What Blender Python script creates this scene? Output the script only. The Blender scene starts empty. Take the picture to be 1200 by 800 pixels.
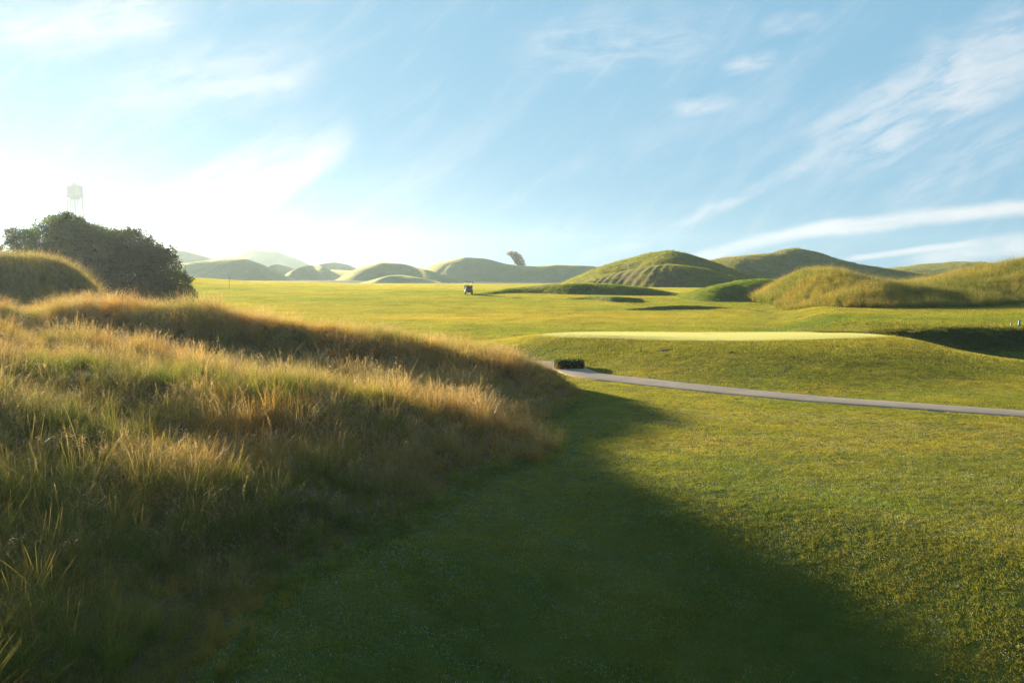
import bpy, math, random
import numpy as np

RNG = np.random.default_rng(7)
random.seed(7)
R = math.radians
scene = bpy.context.scene
COL = scene.collection

# ------------------------------------------------------------------ camera
FPX = 1039.0                      # focal length in units of a 1200 px wide frame
EYE = 5.0
PITCH = math.atan(75.0 / FPX)     # horizon a little above the middle
CP, SP = math.cos(PITCH), math.sin(PITCH)
SUN_AZ, SUN_EL = -38.0, 10.4       # degrees, azimuth from +Y towards +X


def ray(px, py):
    a = (px - 600.0) / FPX
    b = (400.0 - py) / FPX
    return a, CP + b * SP, -SP + b * CP


def at(px, py, Y):
    """point at ground distance Y whose direction is (px, py)"""
    a, c, d = ray(px, py)
    s = Y / c
    return a * s, Y, EYE + d * s


cam_d = bpy.data.cameras.new("camera")
cam = bpy.data.objects.new("camera", cam_d)
COL.objects.link(cam)
cam_d.sensor_width = 36.0
cam_d.lens = 36.0 * FPX / 1200.0
cam_d.clip_start = 0.1
cam_d.clip_end = 20000.0
cam.location = (0, 0, EYE)
cam.rotation_euler = (R(90) - PITCH, 0, 0)
scene.camera = cam


# ------------------------------------------------------------------ numpy noise
def _hash(ix, iy, seed):
    h = (ix.astype(np.int64) * 374761393 + iy.astype(np.int64) * 668265263 + seed * 1274126177) & 0x7fffffff
    h = ((h ^ (h >> 13)) * 1274126177) & 0x7fffffff
    h = h ^ (h >> 16)
    return (h & 0xffff) / 65535.0


def vnoise(x, y, seed=0):
    x = np.asarray(x, float); y = np.asarray(y, float)
    x0 = np.floor(x); y0 = np.floor(y)
    fx = x - x0; fy = y - y0
    fx = fx * fx * fx * (fx * (fx * 6 - 15) + 10); fy = fy * fy * fy * (fy * (fy * 6 - 15) + 10)
    a = _hash(x0, y0, seed); b = _hash(x0 + 1, y0, seed)
    c = _hash(x0, y0 + 1, seed); d = _hash(x0 + 1, y0 + 1, seed)
    return ((a * (1 - fx) + b * fx) * (1 - fy) + (c * (1 - fx) + d * fx) * fy) * 2 - 1


def fbm(x, y, seed=0, oct=3):
    s = 0; amp = 1; tot = 0
    for i in range(oct):
        s = s + amp * vnoise(x * 2 ** i + 17.3 * i, y * 2 ** i - 9.1 * i, seed + i)
        tot += amp; amp *= 0.5
    return s / tot


def sstep(a, b, x):
    t = np.clip((x - a) / (b - a), 0, 1)
    return t * t * (3 - 2 * t)


def smax(a, b, k):
    h = np.clip(0.5 + 0.5 * (a - b) / k, 0, 1)
    return b * (1 - h) + a * h + k * h * (1 - h)


# ------------------------------------------------------------------ terrain
_by = np.arange(-400, 8000, 1.0)
_bz = np.interp(_by, [-400, 0, 44, 55, 65, 90, 110, 130, 150, 200, 350, 500, 1500, 8000],
                [0, 0, 0.0, 0.22, 0.62, 1.1, 1.75, 2.35, 2.65, 2.75, 2.65, 2.6, 2.0, 0])
_k = np.ones(9) / 9
_bz = np.convolve(np.pad(_bz, 4, mode="edge"), _k, mode="valid")

FOOT_Y = [-60, 8, 10.9, 12.5, 14.2, 15.2, 16.5, 18.9, 21.5, 23.6, 25, 26.8, 28.4, 30.5, 33, 35.2, 37, 39, 42, 46, 52, 60, 80, 120]
FOOT_X = [-4.5, -3.8, -3.6, -3.7, -3.6, -3.1, -2.4, -1.6, -0.9, 0.6, 1.3, 1.5, 1.3, 1.2, 2.2, 2.9, 3.0, 2.4, 1.0, -1.5, -5, -11, -24, -60]


def foot(y):
    return np.interp(y, FOOT_Y, FOOT_X)


GC = (13.0, 58.6); GA, GB = 11.7, 6.9


def green_sd(x, y):
    dx = x - GC[0]; dy = y - GC[1]
    wob = 1 + 0.05 * np.sin(3 * np.arctan2(dy, dx) + 0.7)
    k = np.sqrt((dx / GA) ** 2 + (dy / GB) ** 2) / wob + 1e-6
    p = np.hypot(dx, dy)
    return p * (1 - 1 / k)


def bank_line(x):
    return 61.5 + 0.5 * vnoise(x * 0.35, x * 0 + 3.3, 5) + 0.15 * vnoise(x * 1.6, x * 0, 6)


def dune(x, y):
    d = foot(y) - x
    dd = np.maximum(d, 0)
    r1 = 3.05 * (1 - np.exp(-(dd / 9.6) ** 1.12))
    r1 = r1 * np.interp(y, [0, 23, 25.5, 31.5, 36, 46, 60], [1, 1, 0.98, 0.68, 0.5, 0.4, 0.3])
    # right hand shoulder stays low so that it shades only the near lawn
    yc = 38.5 - 0.08 * x
    r2h = np.interp(x, [-60, -40, -24, -15.4, -11, -7.3, -3.5, 0, 1.5, 2.6, 3.2], [3.0, 3.2, 3.35, 3.45, 3.0, 2.45, 1.85, 1.22, 0.82, 0.36, 0])
    w = np.where(y < yc, 4.2, 8.0)
    r2 = r2h * np.exp(-((y - yc) / w) ** 2)
    r3h = np.interp(x, [-60, -20, -13.6, -10.4, -8.5, -5], [3.3, 2.95, 2.6, 1.95, 1.5, 0])
    r3 = r3h * np.exp(-((y - 30.8 - 0.06 * x) / 2.0) ** 2)
    z = smax(smax(r1, r2, 0.35), r3, 0.25)
    # hummocks on the near shoulder
    for hx, hy, hh, hw in ((-4.9, 17.6, 0.30, 1.5), (-1.9, 22.2, 0.25, 1.2), (-7.9, 14.6, 0.3, 1.8), (-3.8, 25.4, 0.22, 1.7), (-6.9, 24.4, 0.28, 2.0), (-10.0, 23.5, 0.2, 2.0)):
        z = z + hh * np.exp(-(((x - hx) / hw) ** 2 + ((y - hy) / (hw * 0.9)) ** 2))
    # unseen higher crest added outside the frame on the left, to deepen the shade
    z = z + 3.0 * np.exp(-(((x + 22) / 5.0) ** 2 + ((y - 20) / 9.0) ** 2))
    z = z + sstep(0.3, 3, d) * sstep(90, 60, y) * (0.20 * fbm(x * 0.42, y * 0.42, 11, 2) + 0.07 * vnoise(x * 1.1, y * 1.1, 13))
    return np.where(d > 0, z, np.maximum(z * 0, 0) + 0.0 * z)


def ground(x, y):
    x = np.asarray(x, float); y = np.asarray(y, float)
    z = np.interp(y, _by, _bz)
    # gentle undulation
    z = z + 0.06 * fbm(x * 0.06, y * 0.06, 2, 2) * sstep(15, 60, y) + 0.30 * fbm(x * 0.013 + 4, y * 0.013, 4, 2) * sstep(70, 140, y)
    z = z + 0.011 * fbm(x * 0.5, y * 0.5, 3, 2) * sstep(90, 40, y)
    # rise towards the left in the far fairway
    z = z + 1.5 * np.exp(-(((x + 75) / 38) ** 2 + ((y - 185) / 45) ** 2))
    # terrace right of the green
    step = sstep(-0.7, 0.9, y - bank_line(x)) * sstep(20.0, 27, x) * np.maximum(sstep(85, 68, y), sstep(0.28, 0.36, x / np.maximum(y, 1)))
    z = z + 1.10 * step * sstep(260, 140, y)
    z = z - 0.95 * np.exp(-(((x - 32) / 6.5) ** 2 + ((y - 56.5) / 4.5) ** 2))
    # putting green plateau
    dx = x - GC[0]; dy = y - GC[1]
    an = np.arctan2(dy / GB, dx / GA)
    L = np.interp(an, [-math.pi, -2.4, -2.0, -math.pi / 2, -0.8, 0, 0.6, math.pi / 2, 2.6, math.pi], [6, 5.5, 7.5, 15, 12.5, 8, 6, 5.5, 5, 6])
    w = 1 - sstep(-0.3, 1, green_sd(x, y) / L)
    zg = 1.50 - 0.036 * (y - 52) + 0.03 * np.sin(x * 0.35)
    z = z * (1 - w) + zg * w
    # near lawn shaped to fall away from the sun, so that it lies in shade
    u = 0.616 * x - 0.788 * y; v = 0.788 * x + 0.616 * y
    q = (u + 16.0 + 1.6 * fbm(x * 0.22, y * 0.22, 70, 2)) / 1.6
    fall = 1.6 * np.log1p(np.exp(np.clip(q, -30, 30)))
    z = z + 0.05 * fbm(x * 0.45, y * 0.45, 71, 2) * sstep(-1, 4, q * 1.6) * (1 - sstep(12.2, 17.5, v)) * sstep(0, 3, x - foot(y)) * sstep(-8, 4, y)
    z = z - 0.186 * np.minimum(fall, 14) * sstep(-0.2, 4.5, x - foot(y)) * (1 - sstep(12.2, 17.5, v)) * sstep(-8, 4, y)
    z = z + dune(x, y)
    # rise the camera stands on
    z = z + 5.2 * np.exp(-(x * x + y * y) / 20.0)
    return z


PATH_PX = [(640, 430.5), (690, 441), (760, 449), (850, 458), (950, 467), (1050, 474.5), (1130, 480), (1200, 485), (1300, 492)]
PATH = []
for px, py in PATH_PX:
    a, c, d = ray(px, py)
    s = -EYE / d
    PATH.append((a * s, c * s))
PATH = [(-24, 54), (-13, 52.2), (-5, 51.2)] + PATH + [(26, 27.5), (36, 20.5), (60, 2)]


def catmull(pts, n=10):
    P = np.array(pts, float)
    P = np.vstack([2 * P[0] - P[1], P, 2 * P[-1] - P[-2]])
    out = []
    for i in range(1, len(P) - 2):
        for k in range(n):
            t = k / n
            out.append(0.5 * ((2 * P[i]) + (-P[i - 1] + P[i + 1]) * t + (2 * P[i - 1] - 5 * P[i] + 4 * P[i + 1] - P[i + 2]) * t * t
                              + (-P[i - 1] + 3 * P[i] - 3 * P[i + 1] + P[i + 2]) * t ** 3))
    out.append(P[-2])
    return np.array(out)


PATH_C = catmull(PATH, 12)


def path_dist(x, y):
    x = np.asarray(x, float); y = np.asarray(y, float)
    best = np.full(x.shape, 1e9)
    for (ax, ay), (bx, by) in zip(PATH_C[:-1:2], PATH_C[2::2]):
        vx, vy = bx - ax, by - ay
        t = np.clip(((x - ax) * vx + (y - ay) * vy) / (vx * vx + vy * vy), 0, 1)
        best = np.minimum(best, np.hypot(x - ax - t * vx, y - ay - t * vy))
    return best


PATH_W = 0.85


# ------------------------------------------------------------------ mesh helpers
def mesh_np(name, V, F, mat=None, smooth=True, attrs=None):
    """V (n,3); F (m,k) int array, or a list of such arrays"""
    me = bpy.data.meshes.new(name)
    Fs = F if isinstance(F, list) else [F]
    Fs = [f for f in Fs if len(f)]
    V = np.asarray(V, np.float32)
    me.vertices.add(len(V)); me.vertices.foreach_set("co", V.ravel())
    loops = np.concatenate([np.asarray(f, np.int32).ravel() for f in Fs])
    sizes = np.concatenate([np.full(len(f), f.shape[1], np.int32) for f in Fs])
    starts = np.concatenate([[0], np.cumsum(sizes)[:-1]]).astype(np.int32)
    me.loops.add(len(loops)); me.loops.foreach_set("vertex_index", loops)
    me.polygons.add(len(sizes)); me.polygons.foreach_set("loop_start", starts); me.polygons.foreach_set("loop_total", sizes)
    if smooth:
        me.polygons.foreach_set("use_smooth", np.ones(len(sizes), bool))
    for k, v in (attrs or {}).items():
        a = me.attributes.new(k, "FLOAT", "POINT"); a.data.foreach_set("value", np.asarray(v, np.float32))
    me.update(); me.validate()
    if mat: me.materials.append(mat)
    return me


def link(name, me, parent=None, loc=None):
    o = bpy.data.objects.new(name, me)
    COL.objects.link(o)
    if parent: o.parent = parent
    if loc is not None: o.location = loc
    return o


def tag(o, label=None, cat=None, group=None, kind=None):
    if label: o["label"] = label
    if cat: o["category"] = cat
    if group: o["group"] = group
    if kind: o["kind"] = kind
    return o


def thing(name, label, cat, loc, group=None, rz=0):
    o = bpy.data.objects.new(name, None)
    COL.objects.link(o)
    o.location = loc; o.rotation_euler = (0, 0, rz)
    o.empty_display_size = 0.2
    return tag(o, label, cat, group)


class MB:
    """collects simple solids into one mesh"""
    def __init__(s): s.v = []; s.f = {3: [], 4: []}; s.n = 0

    def add(s, V, F):
        V = np.asarray(V, float); s.v.append(V)
        for f in F: s.f.setdefault(len(f), []).append([i + s.n for i in f])
        s.n += len(V)

    def box(s, c, d, bev=0.0, taper=1.0):
        x, y, z = [k / 2 for k in d]
        if bev <= 0:
            V = [(sx * x * (taper if sz > 0 else 1), sy * y * (taper if sz > 0 else 1), sz * z) for sz in (-1, 1) for sy in (-1, 1) for sx in (-1, 1)]
            F = [(0, 2, 3, 1), (4, 5, 7, 6), (0, 1, 5, 4), (2, 6, 7, 3), (0, 4, 6, 2), (1, 3, 7, 5)]
        else:
            b = min(bev, x * .9, y * .9, z * .9)
            ring = [(x, y - b), (x - b, y), (-x + b, y), (-x, y - b), (-x, -y + b), (-x + b, -y), (x - b, -y), (x, -y + b)]
            V = []; zs = [(-z, b), (-z + b, 0), (z - b, 0), (z, b)]
            for zz, ins in zs:
                kx = (x - ins) / x; ky = (y - ins) / y
                tp = taper if zz > 0 else 1
                V += [(px * kx * tp, py * ky * tp, zz) for px, py in ring]
            F = []
            for r in range(3):
                for i in range(8):
                    j = (i + 1) % 8
                    F.append((r * 8 + i, r * 8 + j, (r + 1) * 8 + j, (r + 1) * 8 + i))
            n0 = len(V); V += [(0, 0, -z), (0, 0, z)]
            for i in range(8):
                j = (i + 1) % 8
                F.append((n0, j, i)); F.append((n0 + 1, 24 + i, 24 + j))
        s.add(np.array(V) + np.array(c), F)
        return s

    def tube(s, pts, rad, n=8, cap=True):
        P = np.array(pts, float); m = len(P)
        rad = np.broadcast_to(np.asarray(rad, float), (m,))
        V = []
        ref = np.array([0.31, 0.17, 0.93]) if abs((P[-1] - P[0])[2]) < 0.8 * np.linalg.norm(P[-1] - P[0]) else np.array([1, 0.1, 0.0])
        for i in range(m):
            t = P[min(i + 1, m - 1)] - P[max(i - 1, 0)]
            t = t / (np.linalg.norm(t) + 1e-9)
            u = np.cross(t, ref); u /= np.linalg.norm(u) + 1e-9
            w = np.cross(t, u)
            for k in range(n):
                a = 2 * math.pi * k / n
                V.append(P[i] + rad[i] * (math.cos(a) * u + math.sin(a) * w))
        F = []
        for i in range(m - 1):
            for k in range(n):
                j = (k + 1) % n
                F.append((i * n + k, i * n + j, (i + 1) * n + j, (i + 1) * n + k))
        if cap:
            n0 = len(V); V += [P[0], P[-1]]
            for k in range(n):
                j = (k + 1) % n
                F.append((n0, j, k)); F.append((n0 + 1, (m - 1) * n + k, (m - 1) * n + j))
        s.add(V, F)
        return s

    def lathe(s, prof, n=24, c=(0, 0, 0), axis="z"):
        V = []
        for r, z in prof:
            for k in range(n):
                a = 2 * math.pi * k / n
                p = (r * math.cos(a), r * math.sin(a), z)
                if axis == "x": p = (z, r * math.cos(a), r * math.sin(a))
                V.append(p)
        F = []
        for i in range(len(prof) - 1):
            for k in range(n):
                j = (k + 1) % n
                F.append((i * n + k, i * n + j, (i + 1) * n + j, (i + 1) * n + k))
        s.add(np.array(V) + np.array(c), F)
        return s

    def build(s, name, mat, parent=None, smooth=False, loc=None):
        V = np.concatenate(s.v)
        me = mesh_np(name, V, [np.array(f, np.int32) for f in s.f.values() if f], mat, smooth)
        return link(name, me, parent, loc)


# ------------------------------------------------------------------ materials
def new_mat(name):
    m = bpy.data.materials.new(name); m.use_nodes = True
    nt = m.node_tree; nt.nodes.clear()
    return m, nt


class N:
    """tiny node-graph helper"""
    def __init__(s, nt): s.nt = nt

    def node(s, t, **kw):
        n = s.nt.nodes.new(t)
        for k, v in kw.items(): setattr(n, k, v)
        return n

    def put(s, sock, v):
        if isinstance(v, (int, float)): sock.default_value = v
        elif isinstance(v, (tuple, list)):
            if hasattr(sock.default_value, "__len__") and len(sock.default_value) == 4 and len(v) == 3: v = (*v, 1)
            sock.default_value = v
        else: s.nt.links.new(v, sock)

    def math(s, op, a, b=0.0, c=None, clamp=False):
        n = s.node("ShaderNodeMath", operation=op); n.use_clamp = clamp
        s.put(n.inputs[0], a); s.put(n.inputs[1], b)
        if c is not None: s.put(n.inputs[2], c)
        return n.outputs[0]

    def mapr(s, v, a, b, c=0.0, d=1.0, smooth=True):
        n = s.node("ShaderNodeMapRange"); n.interpolation_type = "SMOOTHSTEP" if smooth else "LINEAR"
        s.put(n.inputs[0], v); s.put(n.inputs[1], a); s.put(n.inputs[2], b); s.put(n.inputs[3], c); s.put(n.inputs[4], d)
        return n.outputs[0]

    def mix(s, f, a, b, blend="MIX"):
        n = s.node("ShaderNodeMix", data_type="RGBA", blend_type=blend)
        s.put(n.inputs[0], f); s.put(n.inputs[6], a); s.put(n.inputs[7], b)
        return n.outputs[2]

    def noise(s, vec, scale, detail=3.0, rough=0.55, dist=0.0):
        n = s.node("ShaderNodeTexNoise")
        if vec is not None: s.put(n.inputs["Vector"], vec)
        s.put(n.inputs["Scale"], scale); s.put(n.inputs["Detail"], detail); s.put(n.inputs["Roughness"], rough); s.put(n.inputs["Distortion"], dist)
        return n.outputs[0]

    def geo(s, out="Position"): return s.node("ShaderNodeNewGeometry").outputs[out]

    def attr(s, name, kind="GEOMETRY"):
        n = s.node("ShaderNodeAttribute", attribute_name=name, attribute_type=kind)
        return n.outputs["Fac"]

    def scale(s, vec, sc):
        n = s.node("ShaderNodeVectorMath", operation="MULTIPLY"); s.put(n.inputs[0], vec); s.put(n.inputs[1], sc)
        return n.outputs[0]


def paint(name, col, rough=0.5, metal=0.0, var=0.12, scale=6.0):
    m, nt = new_mat(name); g = N(nt)
    b = g.node("ShaderNodeBsdfPrincipled"); o = g.node("ShaderNodeOutputMaterial")
    f = g.noise(g.geo(), scale, 4)
    c = g.mix(g.mapr(f, 0.35, 0.65), tuple(k * (1 - var) for k in col), tuple(min(1, k * (1 + var)) for k in col))
    g.put(b.inputs["Base Color"], c); g.put(b.inputs["Metallic"], metal)
    g.put(b.inputs["Roughness"], g.mapr(f, 0.3, 0.7, rough * 0.85, min(1, rough * 1.15)))
    nt.links.new(b.outputs[0], o.inputs[0])
    return m


def blade_mat(name, green, straw, tip, trans=0.5, gloss=0.05, rough=0.35, tstr=1.35, rust=None):
    """thin leaf: diffuse + translucent + a little gloss; the hue follows the 'tint' of the plant it belongs to"""
    m, nt = new_mat(name); g = N(nt)
    t = g.attr("tint", "INSTANCER")
    rnd = g.node("ShaderNodeObjectInfo").outputs["Random"]
    h = g.attr("h"); br = g.attr("br")
    f = g.math("ADD", t, g.math("MULTIPLY", g.math("SUBTRACT", br, 0.5), 0.55), clamp=True)
    c = g.mix(f, green, straw)
    if rust is not None: c = g.mix(g.math("MULTIPLY", g.mapr(f, 0.66, 1.0), 0.75), c, rust)
    c = g.mix(g.math("MULTIPLY", g.mapr(h, 0.55, 1.0), g.math("MULTIPLY_ADD", br, 0.6, 0.2)), c, tip)
    val = g.math("MULTIPLY_ADD", rnd, 0.5, 0.75)
    hs = g.node("ShaderNodeHueSaturation"); g.put(hs.inputs["Value"], val); g.put(hs.inputs["Color"], c)
    c = hs.outputs[0]
    hs2 = g.node("ShaderNodeHueSaturation"); g.put(hs2.inputs["Value"], tstr); g.put(hs2.inputs["Saturation"], 1.1); g.put(hs2.inputs["Color"], c)
    d = g.node("ShaderNodeBsdfDiffuse"); g.put(d.inputs[0], c)
    tr = g.node("ShaderNodeBsdfTranslucent"); g.put(tr.inputs[0], hs2.outputs[0])
    mx = g.node("ShaderNodeMixShader"); g.put(mx.inputs[0], trans)
    nt.links.new(d.outputs[0], mx.inputs[1]); nt.links.new(tr.outputs[0], mx.inputs[2])
    gl = g.node("ShaderNodeBsdfGlossy"); g.put(gl.inputs["Color"], (1, 1, 1)); g.put(gl.inputs["Roughness"], rough)
    m2 = g.node("ShaderNodeMixShader"); g.put(m2.inputs[0], gloss)
    nt.links.new(mx.outputs[0], m2.inputs[1]); nt.links.new(gl.outputs[0], m2.inputs[2])
    o = g.node("ShaderNodeOutputMaterial"); nt.links.new(m2.outputs[0], o.inputs[0])
    return m


def turf_mat(name, dark, light, dry, sheen=0.35, sheen_col=(0.75, 0.72, 0.2), fine=14.0, mid=0.55, big=0.09, dryness=0.45, bump=0.25, soil=None):
    """ground under grass: patches of greener and drier turf"""
    m, nt = new_mat(name); g = N(nt)
    P = g.geo()
    f1 = g.noise(P, big, 4, 0.6); f2 = g.noise(P, mid, 5, 0.65); f3 = g.noise(P, fine, 3, 0.7)
    stretched = g.noise(g.scale(P, (0.25, 1.6, 1.0)), mid * 1.7, 4, 0.6)
    c = g.mix(g.mapr(g.math("ADD", g.math("MULTIPLY", f1, 0.5), g.math("MULTIPLY", f2, 0.5)), 0.38, 0.62), dark, light)
    c = g.mix(g.math("MULTIPLY", g.mapr(stretched, 0.5, 0.72), dryness), c, dry)
    c = g.mix(g.math("MULTIPLY", g.mapr(f3, 0.35, 0.75), 0.45), c, tuple(k * 0.45 for k in dark))
    if soil is not None:
        c = g.mix(g.attr("soil"), c, soil)
    b = g.node("ShaderNodeBsdfPrincipled"); o = g.node("ShaderNodeOutputMaterial")
    g.put(b.inputs["Base Color"], c); g.put(b.inputs["Roughness"], 0.9)
    b.inputs["Specular IOR Level"].default_value = 0.15
    b.inputs["Sheen Weight"].default_value = sheen; b.inputs["Sheen Roughness"].default_value = 0.45
    g.put(b.inputs["Sheen Tint"], sheen_col)
    bp = g.node("ShaderNodeBump"); bp.inputs["Strength"].default_value = bump; bp.inputs["Distance"].default_value = 0.25
    g.put(bp.inputs["Height"], g.math("ADD", g.math("MULTIPLY", f2, 1.0), g.math("MULTIPLY", f3, 0.25)))
    nt.links.new(bp.outputs[0], b.inputs["Normal"])
    nt.links.new(b.outputs[0], o.inputs[0])
    return m


M_ground = turf_mat("turf_ground", (0.04, 0.065, 0.008), (0.07, 0.085, 0.010), (0.10, 0.088, 0.015), sheen=0.0, bump=0.1, dryness=0.3)
M_green = turf_mat("putting_turf", (0.19, 0.19, 0.06), (0.23, 0.22, 0.075), (0.25, 0.225, 0.085), sheen=0.3, dryness=0.2, bump=0.1, fine=9)
M_hill = turf_mat("hill_turf", (0.055, 0.078, 0.018), (0.095, 0.105, 0.022), (0.17, 0.135, 0.035), sheen=0.12, fine=1.6, mid=0.10, big=0.02, bump=0.6)
M_hill_far = turf_mat("far_hill_turf", (0.20, 0.20, 0.10), (0.26, 0.24, 0.12), (0.32, 0.25, 0.14), sheen=0.35, fine=0.8, mid=0.06, big=0.012, bump=0.5)  # paler than the near hills: part of the haze is put into the colour
M_hill_row = turf_mat("planted_hill_turf", (0.055, 0.078, 0.018), (0.095, 0.105, 0.022), (0.17, 0.135, 0.035), sheen=0.12, fine=1.6, mid=0.10, big=0.02, bump=0.5, soil=(0.10, 0.055, 0.035))
M_dune = turf_mat("dune_ground", (0.05, 0.045, 0.015), (0.09, 0.065, 0.025), (0.12, 0.075, 0.03), sheen=0.1, bump=0.8)
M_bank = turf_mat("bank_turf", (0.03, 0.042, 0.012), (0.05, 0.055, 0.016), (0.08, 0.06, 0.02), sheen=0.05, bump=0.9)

M_tall = blade_mat("tall_grass_blades", (0.040, 0.072, 0.007), (0.24, 0.165, 0.042), (0.38, 0.27, 0.11), trans=0.78, gloss=0.015, rough=0.42, tstr=2.0, rust=(0.20, 0.085, 0.025))
M_seed = blade_mat("seed_head_blades", (0.14, 0.105, 0.04), (0.24, 0.17, 0.07), (0.42, 0.33, 0.20), trans=0.8, gloss=0.03, rough=0.35, tstr=2.2)
M_pale = blade_mat("green_blades", (0.16, 0.17, 0.055), (0.22, 0.215, 0.085), (0.25, 0.245, 0.115), trans=0.55, gloss=0.04, rough=0.4, tstr=1.3)
M_lawn = blade_mat("mown_blades", (0.055, 0.098, 0.013), (0.215, 0.165, 0.034), (0.235, 0.20, 0.055), trans=0.80, gloss=0.012, rough=0.4, tstr=2.1)
M_leaf = blade_mat("bush_leaves", (0.032, 0.055, 0.006), (0.068, 0.066, 0.008), (0.08, 0.07, 0.010), trans=0.6, gloss=0.004, rough=0.4, tstr=1.7)
M_bark = paint("bark", (0.10, 0.075, 0.05), 0.9, var=0.35, scale=9)


# ------------------------------------------------------------------ ground sheet
def make_ground():
    az_in = np.arange(-40, 36.001, 0.11)
    az_out = np.concatenate([np.arange(36.5, 180, 2.5), np.arange(180, 319.5, 2.5)])
    az = np.radians(np.concatenate([az_in, az_out]))
    r = np.concatenate([[0.3, 1.0, 2.0, 3.0], np.geomspace(4.0, 900, 560), np.geomspace(930, 1500, 14)])
    A, Rr = np.meshgrid(az, r)
    X = Rr * np.sin(A); Y = Rr * np.cos(A)
    Z = ground(X, Y)
    # keep the sheet a little under the paved path
    pdx = path_dist(X, Y)
    Z = Z - 0.06 * sstep(PATH_W + 0.1, PATH_W - 0.25, pdx)
    n, m = X.shape
    V = np.stack([X.ravel(), Y.ravel(), Z.ravel()], 1)
    i = np.arange(n - 1)[:, None] * m; j = np.arange(m)[None, :]; j2 = (j + 1) % m
    F = np.stack([i + j, i + m + j, i + m + j2, i + j2], -1).reshape(-1, 4)
    c = len(V)
    V = np.vstack([V, [[0, 0, float(ground(np.array(0.0), np.array(0.0)))]]])
    T = np.stack([np.full(m, c), np.arange(m), (np.arange(m) + 1) % m], 1)
    me = mesh_np("ground", V, [F, T], M_ground)
    # dune soil, scarp and lawn take their own turf
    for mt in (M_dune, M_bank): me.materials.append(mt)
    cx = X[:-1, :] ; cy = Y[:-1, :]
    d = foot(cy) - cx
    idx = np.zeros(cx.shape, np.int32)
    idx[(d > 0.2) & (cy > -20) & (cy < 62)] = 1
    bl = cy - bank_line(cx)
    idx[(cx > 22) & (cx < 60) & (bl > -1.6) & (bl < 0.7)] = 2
    full = np.concatenate([idx.ravel(), np.zeros(m, np.int32)])
    me.polygons.foreach_set("material_index", full)
    o = link("ground", me)
    tag(o, "rolling turf ground with mown fairway and left grassy dune", "ground", kind="structure")
    return o


make_ground()


# putting green: a thin sheet of closer turf
def make_green():
    nr, na = 26, 120
    V = []; 
    for i in range(nr + 1):
        for k in range(na):
            a = 2 * math.pi * k / na
            q = i / nr * 1.0
            wob = 1 + 0.05 * math.sin(3 * math.atan2(GB * math.sin(a), GA * math.cos(a)) + 0.7) + 0.012 * math.sin(9 * a)
            V.append((GC[0] + GA * q * wob * math.cos(a), GC[1] + GB * q * wob * math.sin(a)))
    V = np.array(V)
    Z = ground(V[:, 0], V[:, 1]) + 0.012
    V = np.column_stack([V, Z])
    F = [(i * na + k, i * na + (k + 1) % na, (i + 1) * na + (k + 1) % na, (i + 1) * na + k) for i in range(nr) for k in range(na)]
    o = link("putting_green", mesh_np("putting_green", V, np.array(F), M_green))
    tag(o, "pale closely mown putting green on raised plateau above path", "putting green", kind="structure")


make_green()


def make_path():
    m, nt = new_mat("path_concrete"); g = N(nt)
    P = g.geo()
    c = g.mix(g.mapr(g.noise(P, 0.35, 4), 0.35, 0.65), (0.26, 0.19, 0.135), (0.34, 0.25, 0.185))
    c = g.mix(g.math("MULTIPLY", g.mapr(g.noise(P, 1.3, 6, 0.75), 0.48, 0.72), 0.7), c, (0.15, 0.115, 0.085))
    c = g.mix(g.math("MULTIPLY", g.mapr(g.noise(P, 40, 2), 0.45, 0.8), 0.35), c, (0.38, 0.35, 0.33))
    b = g.node("ShaderNodeBsdfPrincipled"); o = g.node("ShaderNodeOutputMaterial")
    g.put(b.inputs["Base Color"], c); g.put(b.inputs["Roughness"], 0.75)
    nt.links.new(b.outputs[0], o.inputs[0])
    C = catmull(PATH, 40)
    T = np.gradient(C, axis=0); T /= np.linalg.norm(T, axis=1)[:, None]
    Nn = np.stack([-T[:, 1], T[:, 0]], 1)
    offs = [(-0.87, -0.16), (-0.85, 0.035), (-0.81, 0.05), (-0.3, 0.062), (0.3, 0.062), (0.81, 0.05), (0.85, 0.035), (0.87, -0.16)]
    zc = ground(C[:, 0], C[:, 1])
    V = []
    for i in range(len(C)):
        for (w, dz) in offs:
            p = C[i] + Nn[i] * w
            zl = float(ground(np.array(p[0]), np.array(p[1])))
            V.append((p[0], p[1], zl + dz))
    k = len(offs)
    F = [(i * k + j, (i + 1) * k + j, (i + 1) * k + j + 1, i * k + j + 1) for i in range(len(C) - 1) for j in range(k - 1)]
    o = link("path", mesh_np("path", np.array(V), np.array(F), m, smooth=False))
    tag(o, "pale paved cart path curving across the fairway", "path", kind="structure")


make_path()


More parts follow.
